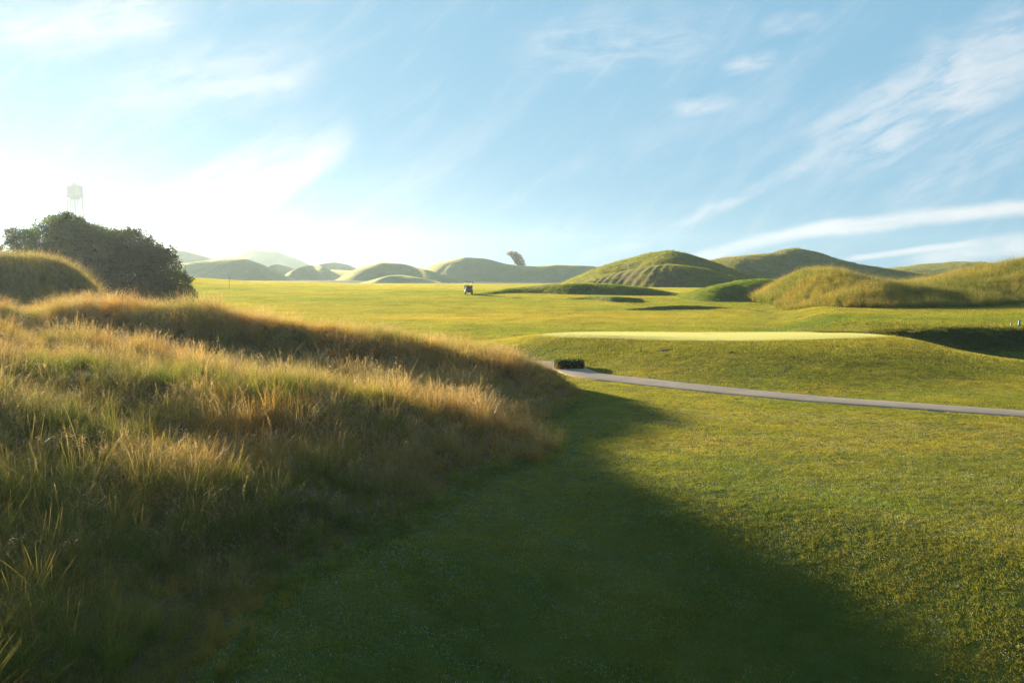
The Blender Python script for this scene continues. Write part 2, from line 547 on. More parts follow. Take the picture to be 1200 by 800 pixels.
# ------------------------------------------------------------------ hills
def hill(name, label, pts, D, front, back, mat, seed=0, bend=0.0, rough=0.03, rows=False, cat="hill", sharp=1.0, step=1.0, z0=None):
    pts = np.array(pts, float)
    pxs = np.arange(pts[0, 0], pts[-1, 0] + step, step)
    # smooth skyline
    pys = np.interp(pxs, pts[:, 0], pts[:, 1])
    kk = max(3, int(14 / step)) | 1
    pad = kk // 2
    ker = np.hanning(kk + 2)[1:-1]; ker /= ker.sum()
    ext = np.concatenate([2 * pys[0] - pys[1:pad + 1][::-1], pys, 2 * pys[-1] - pys[-pad - 1:-1][::-1]])
    pys = np.convolve(ext, ker, mode="valid")
    u = np.linspace(-1, 1, len(pxs))
    Dd = D + bend * u * u + 0.06 * D * vnoise(u * 2.2, u * 0, seed + 50)
    X, Y, Z = [], [], []
    vs = np.concatenate([-np.cos(np.linspace(0, math.pi / 2, 34)), np.sin(np.linspace(0.06, math.pi / 2, 18))])
    cr = np.array([at(a, b, dd) for a, b, dd in zip(pxs, pys, Dd)])
    xr = cr[:, 0]
    soil = []
    for v in vs:
        w = front if v < 0 else back
        y = Dd + v * w
        x = xr * (1 + 0.35 * (y / Dd - 1))         # flares a little with distance
        gz = (ground(x, y) if z0 is None else np.full_like(x, z0)) - 0.6
        av = abs(v)
        prof = (1 - av ** (2.0 * sharp)) ** 1.6
        hgt = np.maximum(cr[:, 2] - gz, 0)
        nz = rough * hgt * fbm(x * 6.0 / max(front, 20), y * 6.0 / max(front, 20), seed, 3) * (1 - prof) * prof * 6
        zz = gz + hgt * prof + nz
        if rows:
            s = x - 0.40 * (y - Dd)
            sel = sstep(15, 21, x) * sstep(40, 36, x) * sstep(0.04, 0.15, -v) * sstep(0.95, 0.7, -v)
            rib = np.sin(s * 2 * math.pi / 1.95)
            zz = zz + sel * 0.11 * rib
            soil.append(sel * (0.35 + 0.6 * sstep(0.6, -0.6, rib)))
        X.append(x); Y.append(y); Z.append(zz)
    X = np.array(X); Y = np.array(Y); Z = np.array(Z)
    n, m = X.shape
    V = np.stack([X.ravel(), Y.ravel(), Z.ravel()], 1)
    i = np.arange(n - 1)[:, None] * m; j = np.arange(m - 1)[None, :]
    F = np.stack([i + j, i + j + 1, i + m + j + 1, i + m + j], -1).reshape(-1, 4)
    at_ = {"soil": np.array(soil).ravel()} if rows else None
    o = link(name, mesh_np(name, V, F, mat, attrs=at_))
    tag(o, label, cat, kind="structure")
    return dict(o=o, X=X, Y=Y, Z=Z)


HILLS = {}
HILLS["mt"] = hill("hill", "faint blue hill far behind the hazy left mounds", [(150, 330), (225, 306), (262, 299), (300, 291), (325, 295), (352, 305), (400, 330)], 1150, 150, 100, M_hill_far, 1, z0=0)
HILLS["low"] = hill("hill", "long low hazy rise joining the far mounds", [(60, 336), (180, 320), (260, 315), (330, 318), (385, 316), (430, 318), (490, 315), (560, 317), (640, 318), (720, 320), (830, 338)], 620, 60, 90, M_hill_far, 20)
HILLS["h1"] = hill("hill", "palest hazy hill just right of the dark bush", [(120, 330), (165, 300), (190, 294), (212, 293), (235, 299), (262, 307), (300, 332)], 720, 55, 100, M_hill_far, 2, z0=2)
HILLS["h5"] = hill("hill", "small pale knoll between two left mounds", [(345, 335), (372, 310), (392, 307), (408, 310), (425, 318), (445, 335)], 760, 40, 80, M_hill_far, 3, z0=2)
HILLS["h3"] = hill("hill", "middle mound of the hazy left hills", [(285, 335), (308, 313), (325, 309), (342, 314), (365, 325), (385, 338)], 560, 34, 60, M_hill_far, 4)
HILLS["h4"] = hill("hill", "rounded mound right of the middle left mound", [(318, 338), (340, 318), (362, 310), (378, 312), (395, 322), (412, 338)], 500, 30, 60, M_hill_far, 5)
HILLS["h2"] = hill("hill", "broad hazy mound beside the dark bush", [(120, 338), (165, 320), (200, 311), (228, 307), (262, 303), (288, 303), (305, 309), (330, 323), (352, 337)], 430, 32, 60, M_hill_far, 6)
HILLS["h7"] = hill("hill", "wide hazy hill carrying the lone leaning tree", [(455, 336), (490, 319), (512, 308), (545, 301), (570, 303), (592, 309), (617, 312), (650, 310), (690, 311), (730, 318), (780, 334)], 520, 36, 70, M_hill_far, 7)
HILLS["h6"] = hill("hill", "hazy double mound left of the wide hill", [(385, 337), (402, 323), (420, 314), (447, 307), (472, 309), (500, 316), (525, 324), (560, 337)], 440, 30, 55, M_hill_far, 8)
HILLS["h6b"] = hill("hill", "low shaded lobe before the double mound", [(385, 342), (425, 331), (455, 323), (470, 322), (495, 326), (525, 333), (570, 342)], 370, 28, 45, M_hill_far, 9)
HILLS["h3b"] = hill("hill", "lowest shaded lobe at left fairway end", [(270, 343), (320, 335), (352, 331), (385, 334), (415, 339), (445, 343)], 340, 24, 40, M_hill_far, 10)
HILLS["h11"] = hill("hill", "flat pale hill at far right behind grassy dune", [(990, 330), (1030, 316), (1080, 310), (1120, 307), (1150, 307), (1172, 312), (1220, 322), (1260, 335)], 520, 65, 60, M_hill, 11)
HILLS["h10"] = hill("hill", "two-humped green hill right of the striped hill", [(770, 335), (820, 308), (850, 302), (880, 299), (905, 297), (916, 293), (935, 291), (955, 295), (980, 304), (1010, 311), (1045, 316), (1085, 322), (1130, 338)], 390, 40, 60, M_hill, 12)
HILLS["h9"] = hill("hill", "big sunlit hill with striped planted slope", [(640, 345), (662, 331), (680, 323), (700, 314), (730, 305), (758, 298), (782, 294), (802, 297), (830, 306), (860, 317), (885, 326), (910, 335), (930, 346)], 255, 36, 50, M_hill_row, 13, rows=False, rough=0.05)
HILLS["h9f"] = hill("hill", "shaded spur with brown planting rows", [(628, 350), (660, 338), (690, 329), (720, 320), (750, 314), (780, 310), (800, 311), (830, 316), (860, 325), (890, 337), (915, 350)], 212, 19, 30, M_hill_row, 14, rows=True, rough=0.03)
HILLS["h8"] = hill("hill", "long dark ridge behind the golf cart", [(535, 349), (568, 343), (600, 338), (640, 334), (680, 332), (715, 333), (760, 338), (820, 349)], 138, 7, 16, M_hill, 15)
HILLS["h12"] = hill("hill", "small smooth green mound below the right hills", [(770, 354), (800, 345), (838, 335), (868, 329), (893, 327), (915, 329), (940, 339), (965, 352)], 126, 13, 16, M_hill, 16)
HILLS["h13"] = hill("dune", "tussocky yellow dune along the right edge", [(885, 353), (905, 345), (918, 334), (932, 326), (945, 320), (957, 318.5), (972, 321), (990, 327), (1012, 333), (1035, 336), (1062, 336), (1090, 332), (1120, 325), (1150, 317), (1180, 311), (1210, 306), (1250, 300), (1300, 302), (1350, 318), (1400, 352)], 114, 31, 22, M_hill, 17, rough=0.10, cat="dune", step=1.0)
HILLS["mound"] = hill("dune", "rounded grassy dune in front of the dark bushes", [(-130, 358), (-80, 329), (-30, 311), (10, 305), (45, 306), (72, 313), (95, 328), (112, 348), (128, 374), (140, 395)], 58, 6.5, 7, M_dune, 21, cat="dune", rough=0.06)
HILLS["b1"] = hill("turf_bank", "low shaded bank under the striped hill", [(615, 354), (660, 350), (690, 348), (720, 347.5), (750, 349.5), (790, 353), (840, 359)], 121, 2.4, 10, M_hill, 18, cat="bank")
HILLS["b2"] = hill("turf_bank", "low dark bank across mid fairway", [(735, 362), (772, 358.5), (800, 357.5), (830, 358.5), (860, 361), (900, 365), (960, 371)], 98, 2.2, 8, M_hill, 19, cat="bank")


# ------------------------------------------------------------------ grass plants
def blades(n, L, w, spread, lean, droop, nseg=4, rng=RNG, lvar=0.3, h0=0.0):
    """returns V, F(quads), F(tris), h, br of n curved ribbons around the origin"""
    t = np.linspace(0, 1, nseg + 1)
    a0 = rng.uniform(0, 2 * math.pi, n)
    r0 = spread * np.sqrt(rng.uniform(0, 1, n))
    bx = r0 * np.cos(a0); by = r0 * np.sin(a0)
    az = a0 + rng.normal(0, 0.9, n)
    ln = L * (1 + lvar * rng.normal(0, 1, n)).clip(0.35, 1.8)
    le = np.abs(lean * (1 + 0.6 * rng.normal(0, 1, n)))
    dr = np.abs(droop * (1 + 0.6 * rng.normal(0, 1, n)))
    yaw = az + math.pi / 2 + rng.normal(0, 0.7, n)
    ww = w * rng.uniform(0.6, 1.3, n)
    px = bx[:, None] + np.cos(az)[:, None] * (ln * le)[:, None] * (t ** 1.6)[None]
    py = by[:, None] + np.sin(az)[:, None] * (ln * le)[:, None] * (t ** 1.6)[None]
    pz = ln[:, None] * (t[None] - dr[:, None] * t[None] ** 2.2) - 0.02
    wid = ww[:, None] * (1 - t ** 1.5 * 0.85)[None]
    dx = np.cos(yaw)[:, None] * wid / 2; dy = np.sin(yaw)[:, None] * wid / 2
    Lp = np.stack([px - dx, py - dy, pz], -1); Rp = np.stack([px + dx, py + dy, pz], -1)
    V = np.stack([Lp, Rp], 2).reshape(-1, 3)          # blade, seg, side
    k = 2 * (nseg + 1)
    base = (np.arange(n) * k)[:, None]
    s = (np.arange(nseg) * 2)[None]
    F = np.stack([base + s, base + s + 1, base + s + 3, base + s + 2], -1).reshape(-1, 4)
    h = np.repeat(np.broadcast_to(t, (n, nseg + 1)).reshape(-1), 2)
    br = np.repeat(rng.uniform(0, 1, n), k)
    return V, F, h, br


def join(parts):
    V, F, H, B = [], [], [], []; o = 0
    for v, f, h, b in parts:
        V.append(v); F.append(f + o); H.append(h); B.append(b); o += len(v)
    return np.concatenate(V), np.concatenate(F), np.concatenate(H), np.concatenate(B)


def seed_stalks(n, L, spread, lean, rng=RNG, head=0.2, m=10):
    """thin stems ending in loose pale panicles"""
    st = []; hd = []
    for i in range(n):
        a = rng.uniform(0, 2 * math.pi); r = spread * math.sqrt(rng.uniform())
        az = a + rng.normal(0, 0.8); le = abs(rng.normal(lean, lean * 0.5)); ln = L * rng.uniform(0.75, 1.2)
        t = np.linspace(0, 1, 6)
        c = np.stack([r * math.cos(a) + math.cos(az) * ln * le * t ** 1.8, r * math.sin(a) + math.sin(az) * ln * le * t ** 1.8, ln * (t - 0.18 * le * t ** 3)], -1)
        pr = np.array([math.cos(az + 1.57), math.sin(az + 1.57), 0])
        w = 0.0018
        V = np.stack([c - pr * w, c + pr * w], 1).reshape(-1, 3)
        F = np.array([(2 * k, 2 * k + 1, 2 * k + 3, 2 * k + 2) for k in range(5)])
        st.append((V, F, np.repeat(t, 2) * 0.5, np.full(12, rng.uniform())))
        # panicle
        for q in range(m):
            tt = 1 - head / L * (q + rng.uniform()) / m
            p = np.array([np.interp(tt, t, c[:, k]) for k in range(3)])
            a2 = rng.uniform(0, 6.28); l2 = head * rng.uniform(0.12, 0.38); 
            d = np.array([math.cos(a2), math.sin(a2), rng.uniform(-0.5, 0.6)]) * l2
            sd = np.array([-math.sin(a2), math.cos(a2), 0]) * rng.uniform(0.0025, 0.005)
            V = np.array([p - sd * .3, p + sd * .3, p + d * .6 + sd, p + d * .6 - sd, p + d * 1.0 + sd * .3, p + d - sd * .3])
            F = np.array([(0, 1, 2, 3), (3, 2, 4, 5)])
            hd.append((V, F, np.full(6, 1.0), np.full(6, rng.uniform())))
    return st, hd


SRC = {}


def variant_set(key, meshes):
    c = bpy.data.collections.new(key)
    for i, me in enumerate(meshes):
        o = bpy.data.objects.new("%s_%02d" % (key, i), me); c.objects.link(o)
    SRC[key] = c
    return c


def plant_mesh(name, parts, mat):
    V, F, h, b = join(parts)
    return mesh_np(name, V, F, mat, attrs={"h": h, "br": b})


def tall_variants():
    out = []
    r = np.random.default_rng(21)
    specs = [(80, 0.62, 0.007, 0.13, 0.45, 0.22), (70, 0.50, 0.007, 0.16, 0.75, 0.42), (90, 0.55, 0.006, 0.12, 0.55, 0.30),
             (60, 0.74, 0.006, 0.10, 0.38, 0.18), (80, 0.45, 0.007, 0.18, 0.9, 0.5), (70, 0.60, 0.006, 0.14, 0.6, 0.35)]
    for i, s in enumerate(specs):
        out.append(plant_mesh("tall_grass_plant", [blades(*s, nseg=5, rng=r)], M_tall))
    return out


def seed_variants():
    out = []; r = np.random.default_rng(22)
    for i in range(5):
        st, hd = seed_stalks(9, 0.72, 0.2, 0.35, r, head=0.2, m=12)
        V, F, h, b = join(st + hd + [blades(9, 0.85, 0.007, 0.2, 0.95, 0.42, nseg=7, rng=r)])  # arching blades in pale colour stand in for glints on bent grass
        out.append(mesh_np("seed_stalk_plant", V, F, M_seed, attrs={"h": h, "br": b}))
    return out


def lawn_variants(size, n, L, w, nv=5, seed=30, nseg=2, mat=None):
    out = []; r = np.random.default_rng(seed)
    for i in range(nv):
        V, F, h, b = blades(n, L, w, 0.01, 0.55, 0.2, nseg=nseg, rng=r, lvar=0.35)
        k = 2 * (nseg + 1)
        off = r.uniform(-size / 2, size / 2, (n, 2))
        # clumping
        cl = r.uniform(-size / 2, size / 2, (n // 25 + 1, 2))
        pick = r.integers(0, len(cl), n); m = r.uniform(size=n) < 0.55
        off[m] = cl[pick[m]] + r.normal(0, size * 0.045, (m.sum(), 2))
        V[:, :2] += np.repeat(off, k, 0)
        out.append(mesh_np("mown_grass_tile", V, F, mat or M_lawn, attrs={"h": h, "br": b}))
    return out


variant_set("src_tall", tall_variants())
variant_set("src_seed", seed_variants())
variant_set("src_lawn", lawn_variants(0.62, 800, 0.045, 0.006, 5, 30))
variant_set("src_green", lawn_variants(0.8, 1300, 0.018, 0.007, 3, 33, 2, M_pale))
variant_set("src_fair", lawn_variants(2.2, 1300, 0.075, 0.014, 4, 31))


def scatter_group():
    ng = bpy.data.node_groups.new("scatter_plants", "GeometryNodeTree")
    ng.interface.new_socket("Geometry", in_out="INPUT", socket_type="NodeSocketGeometry")
    ng.interface.new_socket("Plants", in_out="INPUT", socket_type="NodeSocketCollection")
    ng.interface.new_socket("Geometry", in_out="OUTPUT", socket_type="NodeSocketGeometry")
    n = ng.nodes; l = ng.links
    gi = n.new("NodeGroupInput"); go = n.new("NodeGroupOutput")
    ci = n.new("GeometryNodeCollectionInfo"); ci.inputs["Separate Children"].default_value = True; ci.inputs["Reset Children"].default_value = True
    l.new(gi.outputs["Plants"], ci.inputs[0])
    ip = n.new("GeometryNodeInstanceOnPoints"); ip.inputs["Pick Instance"].default_value = True
    l.new(gi.outputs["Geometry"], ip.inputs["Points"]); l.new(ci.outputs[0], ip.inputs["Instance"])

    def na(name, t):
        a = n.new("GeometryNodeInputNamedAttribute"); a.data_type = t; a.inputs["Name"].default_value = name
        return a.outputs["Attribute"]
    l.new(na("var", "INT"), ip.inputs["Instance Index"])
    l.new(na("rot", "FLOAT_VECTOR"), ip.inputs["Rotation"])
    l.new(na("scl", "FLOAT_VECTOR"), ip.inputs["Scale"])
    l.new(ip.outputs[0], go.inputs[0])
    return ng


NG = scatter_group()


def scatter(name, label, key, P, scl, tint, cat="grass", tilt=0.08, seed=0, zscale=None, normals=None):
    r = np.random.default_rng(100 + seed)
    n = len(P)
    me = bpy.data.meshes.new(name)
    me.vertices.add(n); me.vertices.foreach_set("co", np.asarray(P, np.float32).ravel())
    a = me.attributes.new("var", "INT", "POINT"); a.data.foreach_set("value", r.integers(0, len(SRC[key].objects), n).astype(np.int32))
    rot = np.stack([r.normal(0, tilt, n), r.normal(0, tilt, n), r.uniform(0, 2 * math.pi, n)], 1)
    if normals is not None:                      # lie on the slope
        th = rot[:, 2]; c, sn = np.cos(th), np.sin(th)
        nx = c * normals[:, 0] + sn * normals[:, 1]; ny = -sn * normals[:, 0] + c * normals[:, 1]; nz = normals[:, 2]
        rot[:, 0] += np.arctan2(-ny, np.sqrt(nx * nx + nz * nz)); rot[:, 1] += np.arctan2(nx, nz)
    a = me.attributes.new("rot", "FLOAT_VECTOR", "POINT"); a.data.foreach_set("vector", rot.astype(np.float32).ravel())
    s = np.stack([scl, scl, scl * (1 if zscale is None else zscale)], 1)
    a = me.attributes.new("scl", "FLOAT_VECTOR", "POINT"); a.data.foreach_set("vector", s.astype(np.float32).ravel())
    a = me.attributes.new("tint", "FLOAT", "POINT"); a.data.foreach_set("value", np.clip(tint, 0, 1).astype(np.float32))
    o = link(name, me)
    md = o.modifiers.new("scatter", "NODES"); md.node_group = NG
    for it in NG.interface.items_tree:
        if it.item_type == "SOCKET" and it.in_out == "INPUT" and it.name == "Plants":
            md[it.identifier] = SRC[key]
    tag(o, label, cat, kind="stuff")
    print(name, n)
    return o


def gnormal(x, y, e=0.35):
    zx = (ground(x + e, y) - ground(x - e, y)) / (2 * e); zy = (ground(x, y + e) - ground(x, y - e)) / (2 * e)
    nn = np.stack([-zx, -zy, np.ones_like(zx)], 1)
    return nn / np.linalg.norm(nn, axis=1)[:, None]


def sector(r0, r1, az0, az1, dens, rng):
    """uniform random points in an annular sector"""
    area = 0.5 * (r1 * r1 - r0 * r0) * R(az1 - az0)
    n = int(area * dens)
    r = np.sqrt(rng.uniform(r0 * r0, r1 * r1, n)); a = np.radians(rng.uniform(az0, az1, n))
    return r * np.sin(a), r * np.cos(a)


def jgrid(x0, x1, y0, y1, st, rng, az0, az1, r0, r1):
    """jittered grid of points inside an annular sector, so that no bare spots stay"""
    X, Y = np.meshgrid(np.arange(x0, x1, st), np.arange(y0, y1, st))
    x = X.ravel() + rng.uniform(-.3, .3, X.size) * st; y = Y.ravel() + rng.uniform(-.3, .3, X.size) * st
    a = np.degrees(np.arctan2(x, y)); rr = np.hypot(x, y)
    k = (a > az0) & (a < az1) & (rr > r0) & (rr < r1)
    return x[k], y[k]


def rough_mask(x, y):
    return foot(y) - x + 0.45 * fbm(x * 1.3, y * 1.3, 40, 2)


# tall grass over the left dunes
def grow_tall():
    r = np.random.default_rng(3)
    xs, ys = [], []
    for r0, r1, a0, a1, d in [(8, 20, -42, 8, 26), (20, 34, -40, 10, 17), (34, 52, -40, 10, 17), (14, 45, -70, -40, 3)]:
        x, y = sector(r0, r1, a0, a1, d, r); xs.append(x); ys.append(y)
    x = np.concatenate(xs); y = np.concatenate(ys)
    m = rough_mask(x, y)
    keep = (m > 0) & (y < 50) & (r.uniform(size=len(x)) < sstep(-0.2, 0.5, m) * 0.75 + 0.25)
    x, y, m = x[keep], y[keep], m[keep]
    # leave thinner pockets
    thin = fbm(x * 0.8, y * 0.8, 41, 2)
    keep = r.uniform(size=len(x)) < np.interp(thin, [-0.6, -0.25, 0.1], [0.45, 0.8, 1])
    x, y, m = x[keep], y[keep], m[keep]
    z = ground(x, y)
    size = (0.75 + 0.35 * fbm(x * 0.5, y * 0.5, 42, 2) + 0.18 * r.normal(size=len(x))) * (0.5 + 0.5 * sstep(0, 3.2, m))
    size = np.clip(size, 0.35, 1.5)
    tint = 0.56 + 0.8 * fbm(x * 0.33, y * 0.33, 43, 3) + 0.15 * r.normal(size=len(x))
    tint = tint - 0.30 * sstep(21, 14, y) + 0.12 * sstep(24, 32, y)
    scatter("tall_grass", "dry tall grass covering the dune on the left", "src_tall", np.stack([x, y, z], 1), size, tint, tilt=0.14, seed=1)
    # seed stalks with glint-pale bent blades
    n = len(x)
    sel = r.uniform(size=n) < np.interp(fbm(x * 0.45, y * 0.45, 44, 2), [-0.4, 0.0, 0.4], [0.16, 0.45, 0.85]) * (0.3 + 0.7 * sstep(14, 20, y))
    sel = sel & (np.hypot(x, y) > 13.0)
    xs, ys, zs = x[sel] + r.normal(0, .12, sel.sum()), y[sel] + r.normal(0, .12, sel.sum()), z[sel]
    scatter("seed_heads", "pale feathery seed heads and glint-pale bent blades above the tall grass", "src_seed", np.stack([xs, ys, zs], 1),
            np.clip(size[sel] * 1.15, 0.5, 1.5), tint[sel], tilt=0.12, seed=2)


grow_tall()


def lawn_free(x, y):
    return (rough_mask(x, y) < 0.7) & (path_dist(x, y) > PATH_W + 0.10 + 0.16 * vnoise(x * 1.7, y * 1.7, 58)) & (green_sd(x, y) > 0.05)


def lawn_tint(x, y, r):
    return 0.47 + 0.34 * fbm(x * 0.16, y * 0.34, 50, 3) + 0.14 * fbm(x * 1.1, y * 2.2, 51, 2) + 0.07 * r.normal(size=len(x))


def grow_lawn():
    r = np.random.default_rng(5)
    x, y = jgrid(-30, 46, 4, 52, 0.36, r, -22, 52, 7.0, 51)
    k = lawn_free(x, y); x, y = x[k], y[k]
    z = ground(x, y)
    sz = np.clip(1 + 0.25 * fbm(x * 0.9, y * 0.9, 52, 2), 0.7, 1.4)
    scatter("mown_grass", "short dewy mown grass on the near fairway", "src_lawn", np.stack([x, y, z], 1), sz, lawn_tint(x, y, r), tilt=0.02, seed=3, normals=gnormal(x, y))
    x, y = jgrid(-125, 135, 28, 180, 1.15, r, -42, 50, 49, 176)
    k = (rough_mask(x, y) < 0.25) & (path_dist(x, y) > PATH_W + 1.0) & (green_sd(x, y) > 1.0)
    x, y = x[k], y[k]
    z = ground(x, y)
    scatter("fairway_grass", "mown grass of the far fairway around the green", "src_fair", np.stack([x, y, z], 1), np.full(len(x), 1.0), lawn_tint(x * 0.5, y * 0.5, r) + 0.02 + 0.30 * fbm(x * 0.025, y * 0.16, 56, 3), tilt=0.0, seed=4, normals=gnormal(x, y))
    x, y = jgrid(-220, 230, 110, 340, 2.6, r, -42, 46, 174, 330)
    scatter("distant_fairway_grass", "mown grass at the foot of the far hills", "src_fair", np.stack([x, y, ground(x, y)], 1), np.full(len(x), 2.2), lawn_tint(x * 0.3, y * 0.3, r) + 0.1, tilt=0.0, seed=14, normals=gnormal(x, y, 2.0))
    x, y = jgrid(-5, 32, 45, 72, 0.4, r, -5, 30, 45, 74)
    sd = green_sd(x, y); k = (sd > -0.35) & (sd < 2.2) & (y < 75)
    fx, fy = x[k], y[k]
    scatter("fringe_grass", "slightly longer grass fringe around the putting green", "src_lawn", np.stack([fx, fy, ground(fx, fy)], 1), np.full(len(fx), 1.0), lawn_tint(fx, fy, r) + 0.15, tilt=0.0, seed=15, normals=gnormal(fx, fy))
    k = sd < -0.05 + 0.35 * vnoise(x * 0.9, y * 0.9, 55)
    x, y = x[k], y[k]
    scatter("green_grass", "very short pale grass of the putting green", "src_green", np.stack([x, y, ground(x, y) + 0.01], 1), np.full(len(x), 1.0), np.clip(0.6 + 0.2 * r.normal(size=len(x)), 0, 1), tilt=0.0, seed=5, normals=gnormal(x, y))


grow_lawn()


def on_hill(h, n, rng, vmax=0.9):
    X, Y, Z = h["X"], h["Y"], h["Z"]
    a = rng.uniform(0, X.shape[0] - 1.001, n * 3); b = rng.uniform(0, X.shape[1] - 1.001, n * 3)
    # area weighting
    ia, ib = a.astype(int), b.astype(int)
    dy = np.abs(Y[ia + 1, ib] - Y[ia, ib]); w = dy / dy.max()
    k = rng.uniform(size=len(a)) < w
    a, b = a[k][:n], b[k][:n]
    ia, ib = a.astype(int), b.astype(int); fa, fb = a - ia, b - ib
    def lerp(A): return (A[ia, ib] * (1 - fa) * (1 - fb) + A[ia + 1, ib] * fa * (1 - fb) + A[ia, ib + 1] * (1 - fa) * fb + A[ia + 1, ib + 1] * fa * fb)
    x, y, z = lerp(X), lerp(Y), lerp(Z)
    k = z > ground(x, y) - 0.15
    e1 = np.stack([A[ia + 1, ib] - A[ia, ib] for A in (X, Y, Z)], 1); e2 = np.stack([A[ia, ib + 1] - A[ia, ib] for A in (X, Y, Z)], 1)
    nn = np.cross(e1, e2); nn *= np.sign(nn[:, 2:3]); nn /= np.linalg.norm(nn, axis=1)[:, None] + 1e-9
    return x[k], y[k], z[k], nn[k]


def grow_hills():
    r = np.random.default_rng(9)
    x, y, z, nn = on_hill(HILLS["h13"], 20000, r)
    tint = 0.30 + 0.45 * fbm(x * 0.12, y * 0.12, 60, 3) + 0.1 * r.normal(size=len(x))
    sc = np.clip(1.25 + 0.5 * fbm(x * 0.3, y * 0.3, 61, 2), 0.5, 2.0)
    scatter("dune_grass", "yellow tussock grass covering the dune at the right", "src_tall", np.stack([x, y, z], 1), sc, tint, seed=6)
    x, y, z, nn = on_hill(HILLS["mound"], 4200, r)
    scatter("mound_grass", "fuzzy grass with pale rim on the rounded dune at the left edge", "src_tall", np.stack([x, y, z], 1), np.clip(r.normal(0.85, 0.2, len(x)), 0.4, 1.4), 0.22 + 0.45 * fbm(x * 0.3, y * 0.3, 65, 2), seed=18)
    k = r.uniform(size=len(x)) < 0.5
    scatter("mound_seed_heads", "pale seed heads and glint-pale blades on the rounded dune at the left edge", "src_seed", np.stack([x[k], y[k], z[k]], 1), np.clip(r.normal(0.95, 0.2, k.sum()), 0.4, 1.4), np.full(k.sum(), 0.5), seed=19)
    P = []; S = []; T = []; Q = []
    for key, n, s_, tb in (("h9", 3200, 1.25, 0.5), ("h9f", 2600, 0.85, 0.28), ("h12", 2600, 0.55, 0.30), ("h10", 3600, 1.6, 0.45), ("h8", 2200, 0.6, 0.1), ("h11", 1600, 2.0, 0.55), ("b1", 900, 0.4, 0.15), ("b2", 900, 0.35, 0.15)):  # low tints on the ridge and banks put their shade into the grass colour
        x, y, z, nn = on_hill(HILLS[key], n, r)
        if key == "h9f":                          # the planted slope stays half bare
            k = ~((x > 19) & (x < 38) & (r.uniform(size=len(x)) < 0.7)); x, y, z, nn = x[k], y[k], z[k], nn[k]
        P.append(np.stack([x, y, z], 1)); S.append(s_ * np.clip(r.normal(1, 0.2, len(x)), 0.5, 1.5)); T.append(tb + 0.55 * fbm(x * 0.05, y * 0.05, 62, 3)); Q.append(nn)
    scatter("hill_grass", "grass cover of the right hills", "src_fair", np.concatenate(P), np.concatenate(S), np.concatenate(T), seed=7, normals=np.concatenate(Q))
    P = []; S = []; T = []
    for key, n, s_, tb in (("h9", 3500, 1.3, 0.55), ("h10", 2500, 1.4, 0.5), ("h12", 250, 0.5, 0.3)):
        x, y, z, nn = on_hill(HILLS[key], n, r)
        k = r.uniform(size=len(x)) < np.interp(fbm(x * 0.07, y * 0.07, 63, 2), [-0.3, 0.3], [0.1, 1])
        x, y, z = x[k], y[k], z[k]
        if key == "h9f":                          # the planted slope stays half bare
            k = ~((x > 19) & (x < 38) & (r.uniform(size=len(x)) < 0.7)); x, y, z, nn = x[k], y[k], z[k], nn[k]
        P.append(np.stack([x, y, z], 1)); S.append(s_ * np.clip(r.normal(1, 0.25, len(x)), 0.4, 1.6)); T.append(tb + 0.5 * fbm(x * 0.05, y * 0.05, 62, 3))
    scatter("hill_tussocks", "rough tussocks scattered over the right hills", "src_tall", np.concatenate(P), np.concatenate(S), np.concatenate(T), seed=17, zscale=0.5)
    # scarp beside the green
    n = 2600
    x = r.uniform(21, 60, n); y = bank_line(x) + r.uniform(-1.3, 0.9, n)
    scatter("bank_grass", "dark rough grass on the bank right of the green", "src_tall", np.stack([x, y, ground(x, y)], 1), np.clip(r.normal(0.5, 0.12, n), 0.2, 0.8), np.full(n, 0.1) + 0.15 * r.normal(size=n), seed=8, zscale=0.6)


grow_hills()


# ------------------------------------------------------------------ bushes and trees
def leaf_cloud(lobes, n, size, seed, shell=0.55, mat=None, name="crown", aspect=0.55, upright=0.0):
    """n small leaf faces through a set of (cx,cy,cz,rx,ry,rz) lobes"""
    r = np.random.default_rng(seed)
    L = np.array(lobes, float)
    vol = L[:, 3] * L[:, 4] * L[:, 5]
    pick = r.choice(len(L), n, p=vol ** 0.75 / (vol ** 0.75).sum())
    d = r.normal(size=(n, 3)); d /= np.linalg.norm(d, axis=1)[:, None]
    # uneven outline: radius varies with direction
    bump = 1 + 0.40 * fbm(d[:, 0] * 2.6 + pick * 7.1, d[:, 1] * 2.6 + d[:, 2] * 2.2, seed, 3) + 0.10 * vnoise(d[:, 0] * 7 + pick, d[:, 2] * 7 + d[:, 1] * 5, seed + 9)
    rad = (shell + (1 - shell) * r.uniform(size=n) ** 0.6) * bump
    stray = r.uniform(size=n) < 0.08
    rad[stray] *= r.uniform(1.02, 1.18, stray.sum())
    P = L[pick, :3] + d * rad[:, None] * L[pick, 3:]
    P = P[P[:, 2] > 0.02]; n = len(P)
    a = r.normal(size=(n, 3)); a[:, 2] += upright * 2.5; a /= np.linalg.norm(a, axis=1)[:, None]
    b = np.cross(a, r.normal(size=(n, 3))); b /= np.linalg.norm(b, axis=1)[:, None]
    s = size * r.uniform(0.6, 1.35, n)[:, None]
    V = np.stack([P, P + a * s * .5 + b * s * aspect * .5, P + a * s, P + a * s * .5 - b * s * aspect * .5], 1).reshape(-1, 3)
    F = np.arange(4 * n).reshape(-1, 4)
    h = np.tile([0, .5, 1, .5], n); br = np.repeat(np.clip(0.5 + 0.55 * fbm(P[:, 0] * 0.7 + P[:, 1] * 0.4, P[:, 2] * 0.8, seed + 3, 2) + 0.22 * r.normal(size=n), 0, 1), 4)
    return mesh_np(name, V, F, mat or M_leaf, smooth=False, attrs={"h": h, "br": br})


